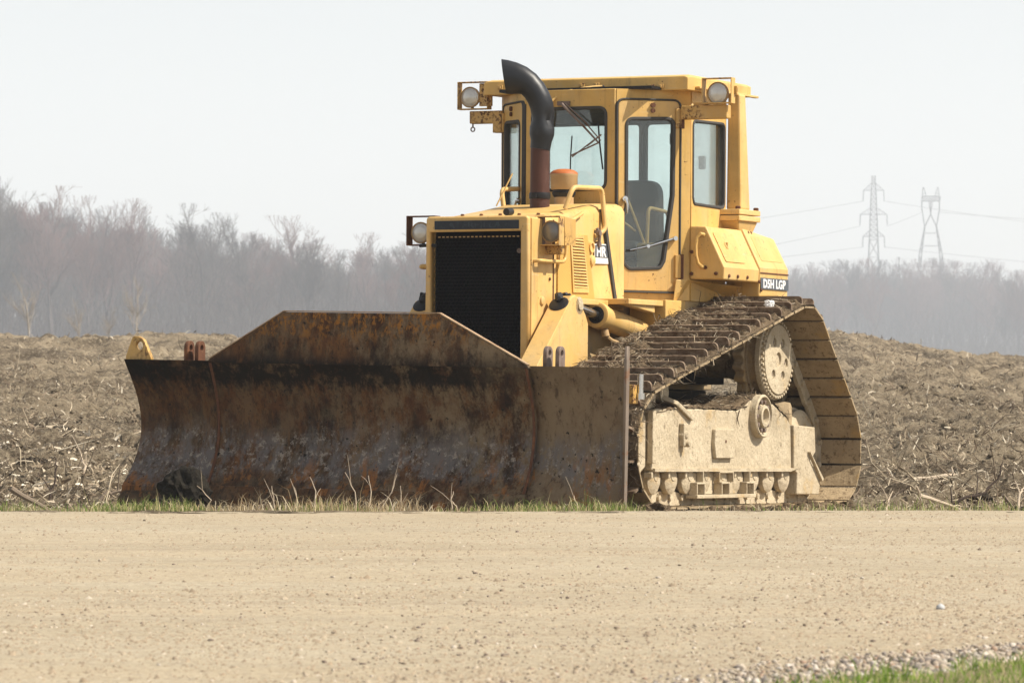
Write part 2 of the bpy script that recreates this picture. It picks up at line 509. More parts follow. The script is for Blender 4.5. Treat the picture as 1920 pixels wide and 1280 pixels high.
def mesh_screen_mat():
    t = NT('perforated yellow panel')
    v = t.node("ShaderNodeTexVoronoi"); v.inputs["Scale"].default_value = 75; v.inputs["Randomness"].default_value = 0.0
    mp = t.node("ShaderNodeMapping"); mp.inputs["Rotation"].default_value = (0, R(30), 0)
    t.l.new(t.tc.outputs["Object"], mp.inputs[0]); t.l.new(mp.outputs[0], v.inputs["Vector"])
    hole = t.ramp(v.outputs["Distance"], 0.36, 0.28)
    c = t.mix(t.noise(4, 5), tuple(x*0.95 for x in YEL), tuple(x*1.05 for x in YEL))
    c = t.mix(t.math('MULTIPLY', hole, 0.75), c, (0.07, 0.03, 0.01))
    return t.finish(c, 0.6)
MT['perforated'] = mesh_screen_mat()
MT['exhaust_rust'] = simple('heat rusted pipe', (0.075, 0.033, 0.024), 0.55, 0.4, 0.5, 9, 0.25, second=(0.17, 0.10, 0.08), lo=0.5, hi=0.75, stretch=(1, 1, 0.4))
MT['elbow'] = simple('sooty black rubber elbow', (0.012, 0.013, 0.016), 0.42, 0.0, 0.5, 9, 0.2, second=(0.035, 0.035, 0.04), lo=0.55, hi=0.8)

# ================================================================ the bulldozer
# local axes: X forward, Y to the machine's left, Z up
dozer = empty("bulldozer", (0.354, 0, 0), (0, -R(0.9), math.atan2(HEAD.y, HEAD.x)))
tag(dozer, "mud-caked yellow crawler bulldozer with a rusty blade, parked beside the gravel road", "bulldozer")
Y_ = MT['yellow']; YC = MT['yellow_clean']; YR = MT['yellow_rust']

# ---------------------------------------------------------------- chassis
m = MB()
m.box(-1.75, 1.30, -0.43, 0.43, 0.86, 1.46)
m.box(1.28, 1.40, -0.41, 0.41, 0.50, 0.71)
chassis = m.build("chassis", MT['yellow_mud'], dozer, bevel=0.01)
m = MB(); m.box(-1.72, 1.26, -0.40, 0.40, 0.46, 0.858); m.box(-1.60, -0.30, -0.60, 0.60, 0.90, 1.24); m.build("belly", MT['grime'], chassis, bevel=0.01)  # belly shade is put into its dark material
m = MB(); m.box(0.62, 0.64, 0.434, 0.442, 0.75, 1.4)
m.build("side_rib", MT['yellow_mud'], chassis)
m = MB(); m.box(0.28, 0.60, 0.432, 0.444, 0.88, 1.30); m.build("access_panel", MT['yellow_mud'], chassis, bevel=0.003)

# ---------------------------------------------------------------- radiator guard with grille
gu = plate("radiator_guard", rounded([(-0.385, 0.72), (0.43, 0.72), (0.425, 2.045), (-0.375, 2.045)], [0, 0, 0.03, 0.03]),
           [[(-0.345, 0.80), (0.368, 0.80), (0.366, 1.938), (-0.343, 1.936)]],
           (1.43, 0, 0), (0, 1, 0), (0, 0, 1), 0.05, YC, dozer, 0.012)
m = MB()
m.box(1.06, 1.405, 0.40, 0.432, 0.72, 2.03); m.box(1.06, 1.405, -0.39, -0.358, 0.72, 2.03)
m.loft([[(1.405, y, z) for y, z in ((-0.375, 2.0), (-0.36, 2.03), (0.41, 2.03), (0.428, 2.0))],
        [(1.06, y, z) for y, z in ((-0.385, 2.03), (-0.36, 2.062), (0.405, 2.062), (0.43, 2.03))]])
m.build("guard_side", YC, gu, bevel=0.006)
m = MB(); m.box(1.30, 1.33, -0.36, 0.40, 0.74, 1.99)
m.build("radiator_core", MT['radiator'], gu)
# honeycomb screen
def honeycomb(x, y0, y1, z0, z1, a, w, dep):
    vs, fs = [], []
    dy = a*math.sqrt(3); dz = 1.5*a
    nz = int((z1-z0)/dz); ny = int((y1-y0)/dy)
    for j in range(nz):
        for i in range(ny):
            cy = y0 + dy*(i+0.5+0.5*(j % 2)); cz = z0 + dz*(j+0.7)
            if cy > y1 - dy*0.4: continue
            b = len(vs)
            for xx, s in ((x, 1.0), (x, 1-w), (x-dep, 1-w)):
                for k in range(6):
                    an = R(30+60*k)
                    vs.append((xx, cy+a*s*math.cos(an), cz+a*s*math.sin(an)))
            for k in range(6):
                k2 = (k+1) % 6
                fs.append((b+k, b+k2, b+6+k2, b+6+k)); fs.append((b+6+k, b+6+k2, b+12+k2, b+12+k))
    return vs, fs
vs, fs = honeycomb(1.395, -0.335, 0.375, 0.80, 1.905, 0.0165, 0.16, 0.012)
MB().add(vs, fs).build("grille_screen", MT['radiator'], gu)
m = MB()
for k in range(21):
    y = -0.305 + k*0.0325
    m.box(1.397, 1.402, y, y+0.017, 1.898, 1.906)
for k in range(22):
    z = 0.85 + k*0.05
    m.box(1.397, 1.402, 0.352, 0.356, z, z+0.02); m.box(1.397, 1.402, -0.334, -0.330, z, z+0.02)
tag(m.build("grille_edging", YR, gu), kind="stuff")
m = MB(); m.lathe((1.40, 0.335, 1.80), (1, 0, 0), [(0, 0.017), (0.012, 0.017), (0.012, 0.008), (0.004, 0.007)], 14)
m.build("grille_bolt", MT['steel_grey'], gu, True)
m = MB(); m.tube([(1.40, -0.32, 1.842), (1.43, -0.36, 1.845), (1.42, -0.44, 1.843)], 0.013, 8)
m.build("lamp_cable", MT['black'], gu, True)
# name plate with worn lettering
npl = plate("name_plate", rounded([(-0.306, 1.952), (0.355, 1.952), (0.355, 2.014), (-0.306, 2.014)], 0.003), [],
            (1.457, 0, 0), (0, 1, 0), (0, 0, 1), 0.006, MT['name_plate'], gu, 0.001)
text_mesh("lettering", "CATERPILLAR", 0.062, (1.461, -0.262, 1.962), (0, 1, 0), (0, 0, 1), MT['letter_dim'], npl, 0.0006, 0.0012, 1.32, 1.08)

# ---------------------------------------------------------------- hood
m = MB()
def hood_ring(x, zt, zb, w):
    return [(x, -w, zb), (x, -w, zt-0.06), (x, -w+0.025, zt-0.02), (x, -w+0.07, zt), (x, w-0.07, zt), (x, w-0.025, zt-0.02), (x, w, zt-0.06), (x, w, zb)]
m.loft([hood_ring(1.052, 2.066, 1.42, 0.425), hood_ring(0.6, 2.125, 1.42, 0.425), hood_ring(0.2, 2.185, 1.42, 0.43), hood_ring(-0.10, 2.195, 1.42, 0.45)])
hood = m.build("hood", YC, dozer, True)
for k in range(5):
    m = MB(); y = -0.3 + k*0.15
    m.lathe((1.03, y, 2.06), (0, 0, 1), [(0, 0.014), (0.018, 0.014), (0.022, 0.009)], 8)
    m.build("hood_bolt", MT['rust'], hood)
m = MB(); m.cyl((1.17, 0.115, 2.085), (1.10, 0.12, 2.09), 0.026, seg=14)
m.build("filler_cap", MT['black'], hood, True)
m = MB(); m.box(1.045, 1.056, 0.40, 0.434, 1.40, 2.03); m.build("hood_seam", MT['rust'], hood)
# perforated side panel with louvred vent
pan = plate("side_panel", [(0.99, 1.44), (0.36, 1.445), (0.50, 1.945), (0.985, 1.928)], [], (0, 0.432, 0), (1, 0, 0), (0, 0, 1), 0.012, MT['perforated'], hood, 0.002)
vent = plate("louvre_frame", [(0.755, 1.525), (0.485, 1.530), (0.585, 1.935), (0.80, 1.930)], [[(0.735, 1.56), (0.51, 1.565), (0.595, 1.915), (0.78, 1.912)]],
             (0, 0.443, 0), (1, 0, 0), (0, 0, 1), 0.012, YC, hood, 0.002)
for k in range(17):
    s = k/16
    z = 1.57 + 0.335*s
    x1 = 0.735 + 0.043*s; x0 = 0.512 + 0.08*s
    mm = MB(); mm.add([(x0, 0.438, z), (x1, 0.438, z), (x1, 0.453, z-0.006), (x0, 0.453, z-0.006), (x0, 0.438, z+0.010), (x1, 0.438, z+0.010)],
                      [(0, 1, 2, 3), (3, 2, 5, 4), (0, 3, 4), (1, 5, 2)])
    mm.build("louvre", YC, hood)
# decal on the rear of the hood side
dec = plate("decal", [(0.385, 1.745), (0.15, 1.75), (0.15, 1.892), (0.385, 1.887)], [], (0, 0.439, 0), (1, 0, 0), (0, 0, 1), 0.004, MT['white'], hood, 0.0005)
plate("decal_panel", [(0.378, 1.790), (0.158, 1.793), (0.158, 1.884), (0.378, 1.880)], [], (0, 0.4425, 0), (1, 0, 0), (0, 0, 1), 0.002, MT['decal_grey'], hood, 0.0004)
text_mesh("decal_lettering", "HR", 0.100, (0.362, 0.4445, 1.800), (-1, 0, 0), (0, 0, 1), MT['white'], hood, 0.0006, 0.0035, 1.22, 1.0)
# dark rubber strip between hood and cab
m = MB(); m.prism([(0.27, 2.14), (0.235, 2.14), (0.02, 1.50), (0.06, 1.50)], 'Y', 0.42, 0.452)
m.build("cab_seal", MT['gasket'], hood)
m = MB()
m.lathe((1.24, 0.432, 1.455), (0, 1, 0), [(0, 0.032), (0.012, 0.03), (0.016, 0.02)], 14)
m.build("cover_cap", YC, hood, True)
for i, (x, z) in enumerate(((1.13, 1.82), (1.12, 1.61), (0.90, 1.965), (0.72, 1.99))):
    m = MB(); m.lathe((x, 0.43, z), (0, 1, 0), [(0, 0.011), (0.012, 0.011), (0.012, 0.006)], 6)
    m.build("panel_bolt", MT['rust'], hood)
m = MB(); m.lathe((0.435, 0.43, 1.86), (0, 1, 0), [(0, 0.04), (0.018, 0.04), (0.018, 0.03), (0.006, 0.028)], 18)
m.lathe((0.42, 0.43, 1.765), (0, 1, 0), [(0, 0.045), (0.02, 0.036), (0.03, 0.01)], 14)
m.build("side_latch", YC, hood, True)
# grab handles
def rail(name, pts, r, parent, mat=YC):
    # soften corners
    P = [Vector(p) for p in pts]; out = [P[0]]
    for i in range(1, len(P)-1):
        a, p, b = P[i-1], P[i], P[i+1]
        t = min(0.055, (a-p).length*0.45, (b-p).length*0.45)
        q0 = p + (a-p).normalized()*t; q1 = p + (b-p).normalized()*t
        for k in range(5):
            s = k/4; out.append(q0*(1-s)**2 + p*2*s*(1-s) + q1*s*s)
    out.append(P[-1])
    return MB().tube(out, r, 10).build(name, mat, parent, True)
rail("grab_rail", [(0.80, 0.40, 2.12), (0.76, 0.44, 2.275), (0.27, 0.44, 2.29), (0.265, 0.47, 1.985), (0.37, 0.43, 1.945)], 0.018, hood)
rail("grab_rail", [(0.14, -0.41, 2.17), (0.12, -0.44, 2.305), (-0.28, -0.44, 2.33), (-0.29, -0.42, 2.2)], 0.018, hood)
rail("grab_rail", [(1.375, 0.42, 1.73), (1.375, 0.485, 1.73), (0.97, 0.485, 1.735), (0.95, 0.485, 1.90)], 0.014, hood)
rail("grab_rail", [(1.06, 0.50, 2.035), (0.90, 0.50, 2.03), (0.60, 0.44, 2.095)], 0.014, hood)
rail("grab_rail", [(1.30, -0.38, 1.70), (1.30, -0.50, 1.70), (1.22, -0.50, 1.70)], 0.018, hood)
m = MB(); m.tube([(0.36, 0.445, 2.0), (0.34, 0.46, 1.95), (0.335, 0.45, 1.88)], 0.012, 8); m.lathe((0.35, 0.43, 1.965), (0, 1, 0), [(0, 0.022), (0.04, 0.022), (0.04, 0.01)], 10); m.lathe((0.33, 0.43, 1.885), (0, 1, 0), [(0, 0.022), (0.03, 0.022), (0.03, 0.01)], 10)
m.build("hood_latch", MT['steel_grey'], hood, True)

# ---------------------------------------------------------------- exhaust stack and pre-cleaner
m = MB(); m.lathe((0.385, 0, 2.13), (0, 0, 1), [(0, 0.072), (0.50, 0.068)], 26)
ex = m.build("exhaust_pipe", MT['exhaust_rust'], dozer, True)
m = MB(); m.lathe((0.385, 0, 2.215), (0, 0, 1), [(0, 0.076), (0.012, 0.078), (0.036, 0.078), (0.045, 0.076)], 26); m.box(0.455, 0.475, -0.02, 0.012, 2.222, 2.255)
m.build("pipe_clamp", MT['dark'], ex, True)
ctr = [(0.0, 2.575, 0.073, 0.073), (-0.008, 2.63, 0.076, 0.076), (-0.012, 2.68, 0.090, 0.088), (-0.014, 2.73, 0.090, 0.090), (-0.020, 2.785, 0.080, 0.088), (-0.020, 2.83, 0.086, 0.088), (-0.010, 2.89, 0.086, 0.088),
       (0.012, 2.945, 0.086, 0.087), (0.045, 3.0, 0.088, 0.086), (0.085, 3.045, 0.096, 0.085), (0.130, 3.072, 0.107, 0.084), (0.180, 3.088, 0.117, 0.083), (0.225, 3.096, 0.124, 0.082), (0.265, 3.100, 0.127, 0.081)]
rings = []
SEG = 32
ED = Vector((0.36, -0.933, 0))           # the elbow blows towards the machine's right
EN = Vector((0.933, 0.36, 0))
for i, (x, z, rn, ry) in enumerate(ctr):
    a = ctr[max(i-1, 0)]; b = ctr[min(i+1, len(ctr)-1)]
    tx, tz = b[0]-a[0], b[1]-a[1]; L = math.hypot(tx, tz); tx /= L; tz /= L
    nx, nz = -tz, tx
    ring = []
    for k in range(SEG):
        an = 2*math.pi*k/SEG
        s = i/(len(ctr)-1)
        uu = x + nx*rn*math.cos(an) + 0.05*max(0, s-0.6)*math.cos(an)*1.6
        p = Vector((0.385, 0, 0)) + ED*uu + EN*(ry*math.sin(an)) + Vector((0, 0, z + nz*rn*math.cos(an)))
        q = p - (Vector((0.385, 0, 2.795)) + ED*-0.075 + EN*0.05); dd = q.length
        if dd < 0.085: p += (Vector((0.385, 0, p.z))-p).normalized()*0.05*(1-dd/0.085)
        ring.append(tuple(p))
    rings.append(ring)
inner = []
for i in (len(ctr)-1, len(ctr)-3, len(ctr)-5):
    c = Vector((0.385, 0, 0)) + ED*ctr[i][0] + Vector((0, 0, ctr[i][1]))
    inner.append([tuple(c + (Vector(p)-c)*0.93) for p in rings[i]])
m = MB(); m.loft(rings + inner, caps=True)
m.build("exhaust_elbow", MT['elbow'], ex, True)
m = MB(); m.lathe((0.0, 0.01, 2.17), (0, 0, 1), [(0, 0.072), (0.08, 0.072), (0.08, 0.06), (0.11, 0.06)], 26)
pc = m.build("pre_cleaner_stem", MT['tan'], dozer, True)
m = MB(); m.lathe((0.0, 0.01, 2.245), (0, 0, 1), [(0, 0.072), (0.02, 0.085), (0.035, 0.088), (0.04, 0.08), (0.06, 0.08)], 26)
m.build("rubber_collar", MT['black'], pc, True)
m = MB(); m.lathe((0.0, 0.01, 2.30), (0, 0, 1), [(0, 0.09), (0.012, 0.099), (0.10, 0.101), (0.108, 0.104), (0.116, 0.102)], 28)
m.build("pre_cleaner_bowl", MT['tan'], pc, True)
m = MB(); m.lathe((0.0, 0.01, 2.415), (0, 0, 1), [(0, 0.103), (0.012, 0.098), (0.028, 0.075), (0.036, 0.04), (0.038, 0.001)], 28)
m.build("pre_cleaner_lid", MT['orange'], pc, True)

# ---------------------------------------------------------------- cab
FX = -0.14; FY = 0.36; SX = -0.57; SY = 0.76; RX = -1.20; Z0 = 1.50; Z1 = 3.01
cab = MB()
poly = [(FX, -FY), (FX, FY), (SX, SY), (RX, SY), (RX, -SY), (SX, -SY)]
cab.prism(poly, 'Z', 1.44, 1.52)
cab = cab.build("cab_floor", MT['yellow_mud'], dozer, bevel=0.006)
TH_ = 0.035
# front wall with windscreen
fw = [(-FY, Z0), (FY, Z0), (FY, Z1+0.03), (-FY, Z1+0.03)]
ws = rounded([(-0.31, 2.305), (0.29, 2.305), (0.29, 2.905), (-0.31, 2.905)], 0.065)
plate("front_wall", fw, [ws], (FX, 0, 0), (0, 1, 0), (0, 0, 1), TH_, Y_, cab, 0.005)
def offset_loop(lp, d):
    cx = sum(p[0] for p in lp)/len(lp); cy = sum(p[1] for p in lp)/len(lp)
    n = len(lp); out = []
    for i in range(n):
        a = Vector(lp[i-1]); b = Vector(lp[(i+1) % n]); t = (b-a).normalized(); nn = Vector((t.y, -t.x))
        p = Vector(lp[i]); 
        if (p + nn*0.01 - Vector((cx, cy))).length < (p - Vector((cx, cy))).length: nn = -nn
        q = p + nn*d; out.append((q.x, q.y))
    return out
def window(nm, lp, o, du, parent, seal=0.024, off=0.0):
    """pane and rubber seal in an opening"""
    w = plate(nm, offset_loop(lp, 0.004), [], o, du, (0, 0, 1), 0.006, MT['glass'], parent, 0.001)
    plate("window_seal", offset_loop(lp, 0.010), [offset_loop(lp, -seal+0.010)], o, du, (0, 0, 1), TH_+0.016, MT['gasket'], parent, 0.006)
    return w
window("windscreen", ws, (FX, 0, 0), (0, 1, 0), cab)
# angled door walls
dl = math.hypot(SX-FX, SY-FY); du_l = Vector(((SX-FX)/dl, (SY-FY)/dl, 0)); du_r = Vector((du_l.x, -du_l.y, 0))
door_out = rounded([(0.008, 1.575), (0.022, 1.565), (0.42, 1.560), (0.50, 1.60), (0.50, 2.965), (0.008, 2.962)], [0.05, 0.05, 0.05, 0.08, 0.05, 0.05])
door_out = rounded([(0.004, 1.565), (0.495, 1.560), (0.497, 2.965), (0.0, 2.962)], 0.06)
door_gl = rounded([(0.098, 1.722), (0.345, 1.735), (0.375, 1.79), (0.445, 2.27), (0.450, 2.835), (0.068, 2.825), (0.070, 2.18), (0.045, 2.11), (0.050, 1.77)],
                  [0.05, 0.04, 0.05, 0.10, 0.06, 0.06, 0.03, 0.04, 0.06])
for s, du in ((1, du_l), (-1, du_r)):
    o = (FX, s*FY, 0)
    plate("door_post_wall", [(0, Z0), (dl, Z0), (dl, Z1+0.03), (0, Z1+0.03)], [offset_loop(door_out, 0.008)], o, du, (0, 0, 1), TH_-0.004, Y_, cab, 0.004)
    nn = Vector((0.681, s*0.732, 0))
    oo = Vector(o) + nn*0.016
    d = plate("cab_door", offset_loop(door_out, -0.004), [door_gl], oo, du, (0, 0, 1), TH_, YC if s == 1 else Y_, cab, 0.006)
    plate("door_seal", offset_loop(door_out, 0.010), [offset_loop(door_out, -0.003)], Vector(o)+nn*0.022, du, (0, 0, 1), 0.036, MT['gasket'], cab, 0.004)
    window("door_window", door_gl, oo, du, cab, 0.026)
    def DP(u, z, e=0.0): return Vector(o) + du*u + nn*(0.036+e) + Vector((0, 0, z))
    m = MB(); m.cyl(DP(0.052, 2.235), DP(0.052, 2.235, 0.03), 0.02, seg=14); m.tube([DP(0.052, 2.235, 0.028), DP(0.062, 2.20, 0.036), DP(0.066, 2.13, 0.03)], [0.013, 0.011, 0.007], 8)
    m.build("door_handle", MT['chrome'], cab, True)
    m = MB(); m.tube([DP(0.452, 1.955, 0.012), DP(0.27, 1.90, 0.02), DP(0.095, 1.862, 0.018)], [0.012, 0.009, 0.006], 8)
    m.cyl(DP(0.452, 1.955, -0.01), DP(0.452, 1.955, 0.03), 0.017, seg=10); m.cyl(DP(0.235, 1.893, 0.01), DP(0.235, 1.893, 0.034), 0.014, seg=8)
    m.build("door_wiper", MT['chrome'], cab, True)
    m = MB(); m.tube([DP(0.095, 1.858, 0.01), DP(0.14, 1.868, 0.008)], 0.008, 6); m.build("wiper_blade", MT['black'], cab)
    for z0, z1 in ((2.76, 2.91), (1.66, 1.84)):
        m = MB(); m.cyl(DP(0.508, z0, 0.008), DP(0.508, z1, 0.008), 0.016, seg=10)
        m.build("hinge_pin", MT['rust'], cab, True)
        m = MB(); m.add([DP(0.455, z0+0.005, -0.002), DP(0.497, z0+0.005, -0.002), DP(0.497, z1-0.005, -0.002), DP(0.455, z1-0.005, -0.002),
                         DP(0.455, z0+0.005, 0.016), DP(0.497, z0+0.005, 0.022), DP(0.497, z1-0.005, 0.022), DP(0.455, z1-0.005, 0.016)],
                        [(0,3,2,1),(4,5,6,7),(0,1,5,4),(1,2,6,5),(2,3,7,6),(3,0,4,7)])
        m.build("hinge_leaf", YR, cab, bevel=0.003)
    m = MB(); m.cyl(DP(0.275, 2.885, -0.002), DP(0.275, 2.885, 0.014), 0.016, seg=10); m.cyl(DP(0.275, 2.925, -0.002), DP(0.275, 2.925, 0.016), 0.018, seg=10)
    m.build("door_stop", MT['rust'], cab, True)
# side walls
for s in (1, -1):
    lp = rounded([(-1.165, 2.205), (-0.610, 2.215), (-0.588, 2.26), (-0.584, 2.825), (-1.165, 2.835)], 0.05)
    o = (0, s*SY, 0)
    plate("side_wall", [(RX, Z0), (SX+0.005, Z0), (SX+0.005, Z1+0.03), (RX, Z1+0.03)], [lp], o, (1, 0, 0), (0, 0, 1), TH_, Y_, cab, 0.004)
    window("side_window", lp, o, (1, 0, 0), cab, 0.022)
# rear wall with two windows
lps = [rounded([(y0, 2.02), (y1, 2.02), (y1, 2.86), (y0, 2.86)], 0.05) for y0, y1 in ((-0.70, 0.085), (0.115, 0.715))]
plate("rear_wall", [(-SY, Z0), (SY, Z0), (SY, Z1+0.03), (-SY, Z1+0.03)], lps, (RX, 0, 0), (0, 1, 0), (0, 0, 1), TH_, MT['cab_inside'], cab, 0.004)
for lp in lps: window("rear_window", lp, (RX, 0, 0), (0, 1, 0), cab)
# ceiling lining
m = MB(); m.prism([(FX-0.03, -FY), (FX-0.03, FY), (SX, SY-0.03), (RX+0.02, SY-0.03), (RX+0.02, -SY+0.03), (SX, -SY+0.03)], 'Z', 2.94, 3.035)
m.build("ceiling_lining", MT['cab_inside'], cab)
# windscreen wiper
m = MB()
W = lambda y, z, e=0.03: (FX+TH_/2+e, y, z)
m.tube([W(-0.06, 2.935, 0.02), W(0.10, 2.79, 0.035), W(0.245, 2.645, 0.035)], [0.012, 0.009, 0.007], 8)
m.tube([W(-0.03, 2.935, 0.02), W(0.13, 2.80, 0.03), W(0.26, 2.66, 0.03)], 0.005, 6)
m.box(FX+0.018, FX+0.035, -0.10, 0.0, 2.925, 2.955)
m.tube([W(0.245, 2.645), W(0.02, 2.555)], 0.006, 6); m.tube([W(0.265, 2.705), W(0.03, 2.545)], 0.005, 6); m.tube([W(0.265, 2.70), W(0.15, 2.62)], 0.004, 6)
m.build("windscreen_wiper", MT['steel_grey'], cab, True)
m = MB(); m.tube([W(0.235, 2.80, 0.022), W(0.248, 2.645, 0.022), W(0.275, 2.45, 0.022)], 0.006, 6)
m.build("wiper_blade", MT['dark'], cab)
m = MB(); m.tube([W(0.025, 2.70, 0.022), W(0.015, 2.555, 0.022), W(0.012, 2.40, 0.022)], 0.005, 6)
m.build("wiper_blade", MT['dark'], cab)
# roof canopy
m = MB()
m.loft([[(-0.365, -0.83, 3.035), (-0.365, 0.83, 3.035), (-0.365, 0.83, 3.125), (-0.372, 0.80, 3.138), (-0.372, -0.80, 3.138), (-0.365, -0.83, 3.125)],
        [(-0.42, -0.83, 3.035), (-0.42, 0.83, 3.035), (-0.42, 0.83, 3.135), (-0.45, 0.80, 3.152), (-0.45, -0.80, 3.152), (-0.42, -0.83, 3.135)],
        [(-1.54, -0.83, 3.055), (-1.54, 0.83, 3.055), (-1.54, 0.83, 3.135), (-1.52, 0.80, 3.150), (-1.52, -0.80, 3.150), (-1.54, -0.83, 3.135)]])
roof = m.build("roof_canopy", Y_, cab, bevel=0.006)
m = MB(); m.box(-1.60, -0.50, 0.832, 0.868, 3.052, 3.068); m.box(-1.60, -0.50, -0.868, -0.832, 3.052, 3.068)
m.build("roof_drip_rail", YC, cab, bevel=0.003)
m = MB(); m.box(-1.19, -0.20, -0.62, 0.62, 3.038, 3.060); m.build("roof_gap_shade", MT['dark'], cab)  # dark box paints the shade in the gap under the roof
for y, z in ((-0.69, 3.09), (0.55, 3.065), (0.62, 3.065), (-0.02, 3.088), (0.10, 3.088)):
    m = MB(); m.box(-0.366, -0.352, y-0.022, y+0.022, z-0.016, z+0.016); m.box(-0.355, -0.343, y-0.007, y+0.007, z-0.01, z+0.01)
    m.build("roof_lug", YR, cab, bevel=0.003)
# rollover posts on bolted flanges
for s in (1, -1):
    y = 0.83*s
    m = MB()
    m.loft([[(-1.40, y-0.060, 2.20), (-1.22, y-0.060, 2.20), (-1.22, y+0.060, 2.20), (-1.40, y+0.060, 2.20)],
            [(-1.33, y-0.048, 3.06), (-1.21, y-0.048, 3.06), (-1.21, y+0.048, 3.06), (-1.33, y+0.048, 3.06)]])
    post = m.build("rollover_post", YC, dozer, bevel=0.014)
    m = MB(); m.box(-1.49, -1.09, y-0.105, y+0.105, 2.158, 2.198); m.box(-1.49, -1.09, y-0.105, y+0.105, 2.112, 2.152)
    m.build("post_flange", YC, post, bevel=0.006)
    for bx in (-1.46, -1.12):
        for by in (y-0.08, y+0.08):
            mm = MB(); mm.lathe((bx, by, 2.196), (0, 0, 1), [(0, 0.02), (0.022, 0.02), (0.026, 0.012)], 6)
            mm.build("flange_bolt", MT['rust'], post)
    m = MB()
    m.loft([[(-1.47, y-0.09, 2.112), (-1.11, y-0.09, 2.112), (-1.11, y+0.09, 2.112), (-1.47, y+0.09, 2.112)],
            [(-1.38, y-0.06, 1.95), (-1.22, y-0.06, 1.95), (-1.22, y+0.05, 1.95), (-1.38, y+0.05, 1.95)]])
    m.build("post_foot", YC, post, bevel=0.008)

